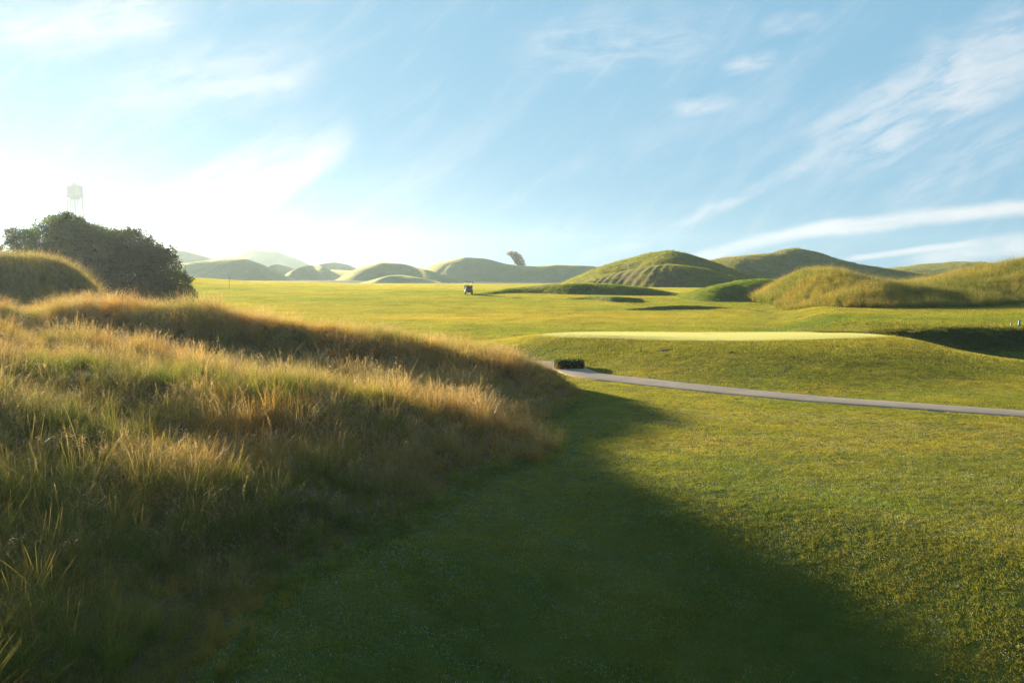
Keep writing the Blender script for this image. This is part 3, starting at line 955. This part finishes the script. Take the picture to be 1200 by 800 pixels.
def limbs(mb, base, tips, r0, seed):
    r = np.random.default_rng(seed)
    for t in tips:
        b = np.array(base, float); t = np.array(t, float)
        m = (b + t) / 2 + r.normal(0, 0.12, 3) * np.linalg.norm(t - b) * 0.5
        k = np.linspace(0, 1, 7)[:, None]
        P = (1 - k) ** 2 * b + 2 * k * (1 - k) * m + k ** 2 * t
        mb.tube(P, np.linspace(r0, r0 * 0.2, 7), 7)
        for q in range(4):
            kk = r.uniform(0.45, 0.95); p = P[int(kk * 6)]
            e = p + r.normal(0, 1, 3) * np.linalg.norm(t - b) * 0.2 + np.array([0, 0, 0.25])
            mb.tube([p, (p + e) / 2 + r.normal(0, .05, 3), e], [r0 * 0.3, r0 * 0.2, r0 * 0.06], 5)


def bush(label, px, D, lobes_px, n, leaf, seed, depth=0.8, name="bush", group="dark bushes behind the dune", mat=None, upright=0.0, aspect=0.55, sprays=7):
    """lobes_px: (px, py, rx_px, ry_px) as seen at distance D"""
    x0, y0, _ = at(px, 340, D)
    z0 = float(ground(np.array(x0), np.array(y0)))
    e = thing(name, label, "bush", (x0, y0, z0), group)
    k = D / FPX; L = []
    r = np.random.default_rng(seed)
    for (a, b, rx, ry) in lobes_px:
        dy = r.normal(0, 1.3)
        X, _, Z = at(a, b, D + dy)
        L.append((X - x0, dy, Z - z0, rx * k, rx * k * depth, ry * k))
    L0 = list(L)
    if sprays:
        for l in L0:
            for q in range(sprays):
                d = r.normal(size=3); d[2] = abs(d[2]) * 0.9 - 0.2; d /= np.linalg.norm(d)
                f = r.uniform(0.82, 1.02); rr = r.uniform(0.22, 0.5) * l[5] * 0.6
                L.append((l[0] + d[0] * l[3] * f, l[1] + d[1] * l[4] * f, l[2] + d[2] * l[5] * f, rr, rr, rr * r.uniform(0.7, 1.5)))
    me = leaf_cloud(L, n, leaf, seed, mat=mat, upright=upright, aspect=aspect)
    L = L0
    link("crown", me, e)
    mb = MB()
    limbs(mb, (0, 0, -0.2), [(l[0], l[1], l[2] + 0.35 * l[5]) for l in L], 0.3, seed)
    mb.build("trunk", M_bark, e, smooth=True)
    return e


bush("tallest dark bush rising under the faint water tower", 80, 95,
     [(80, 292, 30, 38), (58, 285, 22, 26), (98, 284, 24, 26), (75, 272, 18, 20), (88, 320, 34, 30), (112, 300, 22, 34), (60, 315, 26, 30), (92, 266, 10, 12), (70, 345, 40, 24), (110, 345, 30, 24)], 64000, 0.22, 201)
bush("broad dark bush with a ragged slope down to the fairway", 160, 97,
     [(140, 292, 24, 24), (158, 290, 22, 22), (165, 312, 32, 32), (190, 318, 24, 26), (150, 325, 36, 28), (205, 332, 20, 16), (128, 305, 18, 30), (180, 298, 14, 16), (216, 340, 10, 8), (150, 348, 40, 22), (195, 350, 30, 16), (222, 347, 9, 8)], 64000, 0.22, 202)
bush("small dark bush with sky gaps behind the round dune", 25, 98,
     [(25, 282, 17, 15), (15, 275, 9, 9), (36, 278, 11, 12), (28, 305, 20, 22), (8, 300, 12, 18), (40, 315, 20, 26), (25, 340, 30, 28)], 19000, 0.22, 203)

# lone leaning tree on the far hill
def far_tree():
    D = 500
    H = HILLS["h7"]; a_, c_, d_ = ray(609, 313)
    crest = np.argmax(H["Z"], axis=0); cc = np.arange(H["Z"].shape[1])
    k = int(np.argmin(np.abs(H["X"][crest, cc] / H["Y"][crest, cc] - a_ / c_)))
    X, D, Z = float(H["X"][crest[k], k]), float(H["Y"][crest[k], k]), float(H["Z"][crest[k], k])
    Y = D
    e = thing("tree", "lone leaning tree on the crest of the hazy hill", "tree", (X, Y, Z - 1.0))
    kk_ = D / FPX
    L = []
    for (a, b, rx, ry) in [(609, 307, 6, 5), (606, 302, 6, 5), (602, 298, 6, 3.6), (597, 297, 3.5, 2.6), (611, 311, 5, 4), (613, 314, 4, 3)]:
        x, y, z = at(a, b, D); L.append((x - X, 0, z - Z + 1.0, rx * kk_, rx * kk_ * 0.8, ry * kk_))
    m = blade_mat("far_leaves", (0.28, 0.23, 0.17), (0.34, 0.26, 0.19), (0.36, 0.28, 0.2))  # leaves lightened, distance haze put into their colour
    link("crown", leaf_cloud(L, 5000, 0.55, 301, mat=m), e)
    mb = MB(); limbs(mb, (0.8, 0, -0.5), [(l[0], l[1], l[2]) for l in L], 0.75, 5); mb.build("trunk", M_bark, e, smooth=True)


far_tree()


# trimmed hedge block where the path disappears
def hedge():
    D = 47.5
    xl, _, _ = at(652, 432, D); xr, _, _ = at(682, 432, D)
    cx = (xl + xr) / 2; w = xr - xl
    z0 = float(ground(np.array(cx), np.array(D)))
    e = thing("hedge", "short clipped green hedge at the path bend", "hedge", (cx, D, z0))
    r = np.random.default_rng(77); n = 16000
    P = r.uniform(-0.5, 0.5, (n, 3)) * np.array([w, 0.8, 0.42]) + np.array([0, 0, 0.22])
    ax = r.integers(0, 3, n); sg = r.choice([-0.5, 0.5], n)
    sel = r.uniform(size=n) < 0.75
    dims = np.array([w, 0.8, 0.42])
    for k in range(3):
        q = sel & (ax == k)
        P[q, k] = sg[q] * dims[k] + (0.22 if k == 2 else 0) + r.normal(0, 0.035, q.sum())
    a = r.normal(size=(n, 3)); a /= np.linalg.norm(a, axis=1)[:, None]
    b = np.cross(a, r.normal(size=(n, 3))); b /= np.linalg.norm(b, axis=1)[:, None]
    s = r.uniform(0.04, 0.09, n)[:, None]
    V = np.stack([P, P + a * s * .5 + b * s * .3, P + a * s, P + a * s * .5 - b * s * .3], 1).reshape(-1, 3)
    h = np.tile([0, .5, 1, .5], n); br = np.repeat(r.uniform(size=n), 4)
    m = blade_mat("hedge_leaves", (0.04, 0.065, 0.014), (0.06, 0.075, 0.016), (0.07, 0.08, 0.02), trans=0.5, gloss=0.01)
    link("foliage", mesh_np("foliage", V, np.arange(4 * n).reshape(-1, 4), m, smooth=False, attrs={"h": h, "br": br}), e)
    mb = MB()
    for i in range(7):
        x = (i / 6 - 0.5) * (w - 0.3)
        mb.tube([(x, 0, -0.05), (x + 0.03, 0.02, 0.3), (x - 0.02, -0.03, 0.36)], [0.03, 0.025, 0.012], 6)
    mb.build("stem", M_bark, e, smooth=True)


hedge()


# ------------------------------------------------------------------ golf cart
def golf_cart():
    D = 132
    X, Y, _ = at(549, 345, D)
    Z = float(ground(np.array(X), np.array(Y)))
    e = thing("golf_cart", "roofed golf cart parked on the far fairway", "golf cart", (X, Y, Z), rz=R(6))
    body_m = paint("cart_paint", (0.06, 0.055, 0.05), 0.35); dark = paint("cart_rubber", (0.02, 0.02, 0.02), 0.8)
    frame_m = paint("cart_posts", (0.04, 0.04, 0.04), 0.4, 0.3); white = paint("cart_white", (0.8, 0.79, 0.75), 0.4, var=0.04)
    seat_m = paint("cart_seat", (0.16, 0.14, 0.12), 0.6)
    # body: side profile lofted across the width (front towards +Y)
    prof = [(-1.15, .32), (-1.18, .62), (-1.05, .74), (-0.35, .76), (-0.28, .42), (0.45, .40), (0.62, .80), (0.80, .86), (1.10, .66), (1.20, .45), (1.18, .30)]
    mb = MB(); n = len(prof); V = []
    for sx, ins in ((-0.58, .04), (-0.54, 0), (0.54, 0), (0.58, .04)):
        for (y, z) in prof: V.append((sx, y * (1 - ins), .3 + (z - .3) * (1 - ins)))
    F = [(a * n + i, a * n + (i + 1) % n, (a + 1) * n + (i + 1) % n, (a + 1) * n + i) for a in range(3) for i in range(n)]
    F += [(tuple(range(n)))[::-1], tuple(3 * n + i for i in range(n))]
    mb.add(V, F); mb.build("body", body_m, e)
    for sx in (-1, 1):
        for sy in (-1, 1):
            y = -0.78 if sy < 0 else 0.86
            w = bpy.data.objects.new("wheel", None)
            t = MB().lathe([(0.13, -.09), (0.21, -.1), (0.235, -.06), (0.235, .06), (0.21, .1), (0.13, .09)], 20, (sx * 0.5, y, 0.235), "x").build("wheel", dark, e, True)
            bpy.data.objects.remove(w)
            MB().lathe([(0.0, -.07), (0.12, -.075), (0.14, -.05), (0.14, .05), (0.12, .075), (0.0, .07)], 16, (sx * 0.5, y, 0.235), "x").build("rim", white, t, True)
    MB().box((0, -0.18, .84), (1.0, .52, .13), .04).build("seat", seat_m, e)
    MB().box((0, -0.5, 1.12), (1.0, .1, .45), .04).build("backrest", seat_m, e)
    for sx in (-0.56, 0.56):
        MB().tube([(sx, -.72, .7), (sx, -.68, 1.3), (sx, -.62, 1.86)], .026, 8).build("post", frame_m, e)
        MB().tube([(sx, .80, .8), (sx, .66, 1.4), (sx, .56, 1.86)], .026, 8).build("post", frame_m, e)
    MB().box((0, -.03, 1.89), (1.28, 1.5, .07), .03).build("roof", frame_m, e)
    st = MB().tube([(-.26, .62, .8), (-.26, .42, 1.08)], .02, 8).build("steering_column", frame_m, e)
    a = np.linspace(0, 2 * math.pi, 21)
    MB().tube(np.stack([-.26 + .17 * np.cos(a), .41 + .1 * np.sin(a), 1.09 + .14 * np.sin(a)], 1), .014, 6, cap=False).build("steering_wheel", dark, st)
    MB().box((-.45, -1.22, .45), (.26, .06, .26), .02).build("bumper_panel", white, e)
    # bags carried on the back are things of their own
    bag_m = paint("bag_fabric", (0.09, 0.085, 0.085), 0.7)
    g2 = thing("golf_bag", "dark golf bag strapped on the back of the golf cart", "golf bag", (X, Y, Z))
    g2.rotation_euler = (0, 0, R(6))
    prof = [(0.0, .55), (.34, .56), (.38, .7), (.36, .9), (.26, 1.08), (.15, 1.22), (.10, 1.30), (0.0, 1.31)]
    MB().lathe(prof, 18, (-.14, -1.02, 0)).build("bag", bag_m, g2, True)
    for i in range(4):
        MB().tube([(-.17 + .03 * i, -1.02, 1.28), (-.19 + .05 * i, -1.0, 1.42 + .03 * (i % 2))], .012, 6).build("club", frame_m, g2)


golf_cart()


# marker post on the left far fairway
def post():
    D = 150
    X, Y, _ = at(269, 346, D); Z = float(ground(np.array(X), np.array(Y)))
    e = thing("marker_post", "thin dark post standing on the hazy left fairway", "post", (X, Y, Z))
    m = paint("post_wood", (0.07, 0.06, 0.05), 0.8)
    MB().tube([(0, 0, -.1), (0, 0, 1.0), (0.01, 0, 1.75)], [.05, .045, .04], 8).build("pole", m, e, True)
    MB().box((0, 0, 1.62), (.2, .08, .36), .03).build("marker_head", m, e)


post()


# faint water tower
def water_tower():
    D = 620
    X, Y, Zt = at(87, 213, D)
    _, _, Zb = at(87, 233, D); _, _, Ztop = at(87, 219, D)
    e = thing("water_tower", "faint white water tower far behind the dark bushes", "water tower", (X, Y, 0))
    m = paint("tower_white", (0.40, 0.41, 0.43), 0.5, var=0.04, scale=0.2)
    k = D / FPX; rr = 8.6 * k
    MB().lathe([(0, Zb - 0.9), (rr * .55, Zb - 0.6), (rr * .95, Zb + 1.0), (rr, Zb + 2.2), (rr, Ztop - 0.3), (rr * 1.04, Ztop), (rr * .6, Ztop + 1.4), (rr * .12, Ztop + 2.2), (0.5, Zt), (0, Zt)], 32).build("tank", m, e, True)
    MB().lathe([(rr, Zb + 2.0), (rr * 1.22, Zb + 2.0), (rr * 1.22, Zb + 2.25), (rr, Zb + 2.25)], 32).build("walkway", m, e)
    for i in range(6):
        a = 2 * math.pi * i / 6 + 0.3
        c, s = math.cos(a), math.sin(a)
        MB().tube([(rr * 1.12 * c, rr * 1.12 * s, -1), (rr * .9 * c, rr * .9 * s, Zb + 1.4)], .45, 8).build("leg", m, e)
    for z in (14, 27):
        mb = MB()
        f = 1.12 - 0.22 * z / Zb
        pts = [(rr * f * math.cos(2 * math.pi * i / 6 + .3), rr * f * math.sin(2 * math.pi * i / 6 + .3), z) for i in range(7)]
        for p, q in zip(pts[:-1], pts[1:]): mb.tube([p, q], .14, 6)
        mb.build("brace", m, e)
    MB().tube([(0, 0, -1), (0, 0, Zb - .7)], .6, 12).build("riser_pipe", m, e)


water_tower()


# small things on the turf
def small_things():
    soil = paint("bare_soil", (0.02, 0.017, 0.01), 0.95, var=0.3, scale=12)
    for (px, py, Y, w, d, lab) in ((779, 410.5, 48.5, 0.9, 0.3, "long dark scrape in the turf below the green"),
                                   (856, 413, 47.5, 0.4, 0.25, "short dark scrape in the turf below the green")):
        # find where the sight line meets the slope
        for Y in np.arange(36, 56, 0.1):
            x, yy, z = at(px, py, Y)
            if z <= float(ground(np.array(x), np.array(Y))): break
        r = np.random.default_rng(int(px)); na = 22; V = []
        for q in (1.0, 0.7, 0.35, 0.0):
            for k in range(na):
                a = 2 * math.pi * k / na
                f = q * (1 + 0.18 * math.sin(3 * a + px) + 0.1 * math.sin(7 * a))
                vx, vy = x + w / 2 * f * math.cos(a), Y + d * f * math.sin(a)
                V.append((vx, vy, float(ground(np.array(vx), np.array(vy))) + 0.03 * (1 - q * q) + 0.03 * (q < 1) + (0 if q < 1 else -0.02)))
        F = [(i * na + k, i * na + (k + 1) % na, (i + 1) * na + (k + 1) % na, (i + 1) * na + k) for i in range(3) for k in range(na)]
        o = link("turf_scrape", mesh_np("turf_scrape", np.array(V), np.array(F), soil))
        tag(o, lab, "turf scrape")
    wood = paint("stake_wood", (0.05, 0.045, 0.03), 0.8)
    for Y in np.arange(36, 56, 0.1):
        x, yy, z = at(751, 413, Y)
        if z <= float(ground(np.array(x), np.array(Y))): break
    o = MB().tube([(0, 0, -.05), (0, 0, .3), (.02, 0, .34)], [.03, .03, .015], 8).build("stake", wood, loc=(x, Y, z))
    tag(o, "tiny dark stake in the slope left of the scrapes", "stake")
    teal = paint("teal_plastic", (0.04, 0.26, 0.25), 0.4)
    for px, sc, lab in ((1194.5, 0.8, "larger teal tee marker at the edge of the bank"), (1185, 0.5, "smaller teal tee marker at the edge of the bank")):
        Y = 63.2; x, _, _ = at(px, 380, Y); z = float(ground(np.array(x), np.array(Y)))
        o = MB().lathe([(0, 0), (.12 * sc, 0), (.13 * sc, .05), (.09 * sc, .2 * sc), (.11 * sc, .36 * sc), (.07 * sc, .5 * sc), (0, .53 * sc)], 16).build("tee_marker", teal, smooth=True, loc=(x, Y, z))
        tag(o, lab, "tee marker", "teal tee markers")


small_things()


# ------------------------------------------------------------------ dew
def dew():
    m, nt = new_mat("dew_water"); g = N(nt)
    b = g.node("ShaderNodeBsdfPrincipled"); o = g.node("ShaderNodeOutputMaterial")
    g.put(b.inputs["Base Color"], (0.9, 0.92, 0.95)); g.put(b.inputs["Roughness"], 0.25)
    b.inputs["Specular IOR Level"].default_value = 1.0
    b.inputs["Transmission Weight"].default_value = 0.35
    nt.links.new(b.outputs[0], o.inputs[0])
    out = []; r = np.random.default_rng(8)
    for i in range(3):
        mb = MB()
        for q in range(5):
            c = r.uniform(-.16, .16, 3); c[2] = r.uniform(0.045, 0.075)
            s = r.uniform(0.003, 0.006)
            mb.lathe([(0, -s), (s * .7, -s * .7), (s, 0), (s * .7, s * .7), (0, s)], 8, c)
        V = np.concatenate(mb.v)
        out.append(mesh_np("dew_cluster", V, [np.array(f, np.int32) for f in mb.f.values() if f], m))
    variant_set("src_dew", out)
    x, y = sector(9, 34, -24, 35, 17, r)
    k = (rough_mask(x, y) < 0.3); x, y = x[k], y[k]
    k = r.uniform(size=len(x)) < np.interp(fbm(x * 0.5, y * 0.7, 90, 2), [-0.4, 0.1, 0.5], [0.3, 0.8, 1.0]); x, y = x[k], y[k]
    scatter("dew_drops", "bright dew drops on the near mown grass", "src_dew", np.stack([x, y, ground(x, y)], 1), r.uniform(0.7, 1.3, len(x)), np.zeros(len(x)), cat="dew", seed=12)


dew()

# ------------------------------------------------------------------ air
def haze():
    m, nt = new_mat("haze_air"); g = N(nt)
    v = g.node("ShaderNodeVolumePrincipled"); o = g.node("ShaderNodeOutputMaterial")
    g.put(v.inputs["Color"], (0.70, 0.85, 1.0)); g.put(v.inputs["Density"], 0.0002); g.put(v.inputs["Anisotropy"], 0.55)
    nt.links.new(v.outputs[0], o.inputs["Volume"])
    mb = MB().box((0, 0, 35.0), (3060, 3060, 78.0))
    h = mb.build("haze", m)
    tag(h, "thin bright morning haze lying over the whole course", "haze", kind="stuff")


haze()

# ------------------------------------------------------------------ light
sd = bpy.data.lights.new("sun", "SUN"); so = bpy.data.objects.new("sun", sd); COL.objects.link(so)
sd.energy = 5.0; sd.angle = R(0.6); sd.color = (1.0, 0.84, 0.56)
so.rotation_euler = (R(90 - SUN_EL), 0, R(-SUN_AZ + 180))
so.location = (-60, 50, 40)

world = bpy.data.worlds.new("World"); scene.world = world; world.use_nodes = True
nt = world.node_tree; nt.nodes.clear(); g = N(nt)
sky = g.node("ShaderNodeTexSky", sky_type="NISHITA")
sky.sun_disc = False; sky.sun_elevation = R(SUN_EL); sky.sun_rotation = R(SUN_AZ); sky.altitude = 0; sky.air_density = 1.0; sky.dust_density = 0.4; sky.ozone_density = 1.5
tc = g.node("ShaderNodeTexCoord")
sep = g.node("ShaderNodeSeparateXYZ"); nt.links.new(tc.outputs["Generated"], sep.inputs[0])
az = g.math("ARCTAN2", sep.outputs[0], sep.outputs[1])
el = g.math("ARCSINE", sep.outputs[2])


def azel(px, py):
    a, c, d = ray(px, py)
    n = math.sqrt(a * a + c * c + d * d)
    return math.atan2(a, c), math.asin(d / n)


comb = g.node("ShaderNodeCombineXYZ"); nt.links.new(az, comb.inputs[0]); nt.links.new(el, comb.inputs[1])
AE = comb.outputs[0]
warp = g.node("ShaderNodeTexNoise"); g.put(warp.inputs["Vector"], AE); g.put(warp.inputs["Scale"], 9.0); g.put(warp.inputs["Detail"], 5.0); g.put(warp.inputs["Roughness"], 0.6)
wsep = g.node("ShaderNodeSeparateColor"); nt.links.new(warp.outputs["Color"], wsep.inputs[0])
w1 = g.math("SUBTRACT", wsep.outputs[0], 0.5); w2 = g.math("SUBTRACT", wsep.outputs[1], 0.5)


def rot_noise(ang, sx, sy, detail=6, rough=0.6, seed=0.0):
    c, s = math.cos(ang), math.sin(ang)
    u = g.math("ADD", g.math("MULTIPLY", az, c * sx), g.math("MULTIPLY", el, s * sx))
    v = g.math("ADD", g.math("MULTIPLY", az, -s * sy), g.math("MULTIPLY", el, c * sy))
    cb = g.node("ShaderNodeCombineXYZ"); g.put(cb.inputs[0], u); g.put(cb.inputs[1], v); cb.inputs[2].default_value = seed
    return g.noise(cb.outputs[0], 1.0, detail, rough, 0.4)


def streak(p0, p1, width_px, curve_px=0.0, strength=1.0, wob=0.02, soft=1.0, seed=0.0, grain=0.5, fade=0.35):
    """cloud band from p0 to p1; its own broken edge"""
    a0, e0 = azel(*p0); a1, e1 = azel(*p1)
    L = math.hypot(a1 - a0, e1 - e0); c, s = (a1 - a0) / L, (e1 - e0) / L
    W = width_px / FPX
    da = g.math("SUBTRACT", az, a0); de = g.math("SUBTRACT", el, e0)
    u = g.math("DIVIDE", g.math("ADD", g.math("MULTIPLY", da, c), g.math("MULTIPLY", de, s)), L)
    v = g.math("ADD", g.math("MULTIPLY", da, -s), g.math("MULTIPLY", de, c))
    bow = g.math("MULTIPLY", g.math("MULTIPLY", u, g.math("SUBTRACT", 1.0, u)), 4 * curve_px / FPX)
    v = g.math("SUBTRACT", v, bow)
    v = g.math("ADD", v, g.math("MULTIPLY", w1, wob)); u2 = g.math("ADD", u, g.math("MULTIPLY", w2, wob * 4))
    nz = rot_noise(math.atan2(s, c), 16, 60, seed=seed)
    across = g.mapr(g.math("ABSOLUTE", v), W * (0.15), W, 1.0, 0.0)
    along = g.math("MULTIPLY", g.mapr(u2, -0.02, fade, 0, 1), g.mapr(u2, 1.02, 1 - fade, 0, 1))
    tex = g.mapr(nz, 0.32, 0.66, 1 - grain, 1.0)
    return g.math("MULTIPLY", g.math("MULTIPLY", across, along), g.math("MULTIPLY", tex, strength))


S = []
# bright bank at the left, sweeping down towards the bush
S.append(streak((110, 300), (420, 150), 26, -18, 0.9, 0.03, seed=1, grain=0.35, fade=0.22))
S.append(streak((60, 300), (360, 190), 46, -10, 0.35, 0.05, seed=2, grain=0.5, fade=0.25))
S.append(streak((150, 250), (420, 135), 30, 0, 0.4, 0.05, seed=9, grain=0.8, fade=0.3))
S.append(streak((60, 130), (400, 60), 46, 10, 0.4, 0.06, seed=3, grain=0.7))
S.append(streak((-60, 40), (260, 10), 40, 0, 0.7, 0.06, seed=4, grain=0.5))
S.append(streak((180, 120), (390, 80), 14, 4, 0.5, 0.04, seed=5, grain=0.6))
# trails at the right
S.append(streak((790, 312), (1010, 258), 11, 4, 0.85, 0.012, seed=6, grain=0.35, fade=0.12))
S.append(streak((930, 273), (1330, 232), 13, 3, 0.9, 0.018, seed=7, grain=0.3, fade=0.12))
S.append(streak((980, 306), (1160, 283), 5, 1, 0.85, 0.008, seed=8, grain=0.25, fade=0.2))
S.append(streak((1040, 312), (1320, 280), 18, 4, 0.8, 0.03, seed=10, grain=0.6, fade=0.25))
S.append(streak((740, 290), (1010, 150), 12, -6, 0.45, 0.03, seed=11, grain=0.8, fade=0.3))
S.append(streak((900, 200), (1260, 20), 60, -10, 0.6, 0.08, seed=12, grain=0.95))
S.append(streak((1020, 120), (1300, 40), 60, 0, 0.5, 0.09, seed=21, grain=0.95))
S.append(streak((560, 70), (900, 30), 50, 0, 0.3, 0.08, seed=22, grain=0.95))
S.append(streak((1000, 260), (1260, 130), 40, 0, 0.35, 0.06, seed=13, grain=0.9))
S.append(streak((780, 130), (870, 115), 12, 2, 0.5, 0.03, seed=14, grain=0.8))
S.append(streak((840, 82), (920, 68), 12, 2, 0.5, 0.03, seed=15, grain=0.8))
S.append(streak((885, 40), (970, 20), 14, 2, 0.5, 0.03, seed=16, grain=0.8))
S.append(streak((670, 305), (770, 288), 9, 2, 0.4, 0.02, seed=17, grain=0.7))
tot = None
for s_ in S: tot = s_ if tot is None else g.math("SUBTRACT", g.math("ADD", tot, s_), g.math("MULTIPLY", tot, s_))
# thin cirrus everywhere, thicker towards the sun
veil = g.mapr(rot_noise(0.45, 3.0, 11.0, 8, 0.62, 3.0), 0.46, 0.80, 0.0, 0.30)
veil2 = g.mapr(rot_noise(0.75, 8.0, 30.0, 6, 0.65, 8.0), 0.48, 0.82, 0.0, 0.22)
tot = g.math("SUBTRACT", g.math("ADD", tot, veil), g.math("MULTIPLY", tot, veil))
tot = g.math("SUBTRACT", g.math("ADD", tot, veil2), g.math("MULTIPLY", tot, veil2), clamp=True)
CLOUD = (5.6, 5.75, 5.9)
low = g.mapr(el, 0.0, 0.28, 1.0, 0.0)
tintc = g.mix(low, (0.90, 1.10, 1.14), (0.60, 0.86, 1.16))
tinted = g.mix(1.0, sky.outputs[0], tintc, "MULTIPLY")
lum = g.node("ShaderNodeRGBToBW"); nt.links.new(tinted, lum.inputs[0])
comp = g.math("DIVIDE", 6.3, g.math("ADD", 1.0, g.math("DIVIDE", lum.outputs[0], 0.6)))
sc_ = g.node("ShaderNodeVectorMath", operation="SCALE"); nt.links.new(tinted, sc_.inputs[0]); nt.links.new(comp, sc_.inputs["Scale"])
lum2 = g.math("MULTIPLY", lum.outputs[0], comp)
sc2 = g.node("ShaderNodeVectorMath", operation="SCALE"); sc2.inputs[0].default_value = (0.52, 1.04, 1.46); nt.links.new(lum2, sc2.inputs["Scale"])
hue = g.mix(0.88, sc_.outputs[0], sc2.outputs[0])
csky = g.mix(tot, hue, CLOUD)
bg = g.node("ShaderNodeBackground"); g.put(bg.inputs["Color"], csky); bg.inputs["Strength"].default_value = 0.05
wo = g.node("ShaderNodeOutputWorld"); nt.links.new(bg.outputs[0], wo.inputs["Surface"])

# ------------------------------------------------------------------ render settings
vs = scene.view_settings
vs.view_transform = "Standard"; vs.look = "None"; vs.exposure = 1.68; vs.gamma = 1.0; vs.use_curve_mapping = False
cy = scene.cycles
cy.use_denoising = True
cy.denoising_prefilter = "NONE"
cy.max_bounces = 6; cy.diffuse_bounces = 3; cy.glossy_bounces = 2; cy.transmission_bounces = 4; cy.volume_bounces = 1; cy.transparent_max_bounces = 8
cy.sample_clamp_indirect = 4.0
cy.use_adaptive_sampling = True
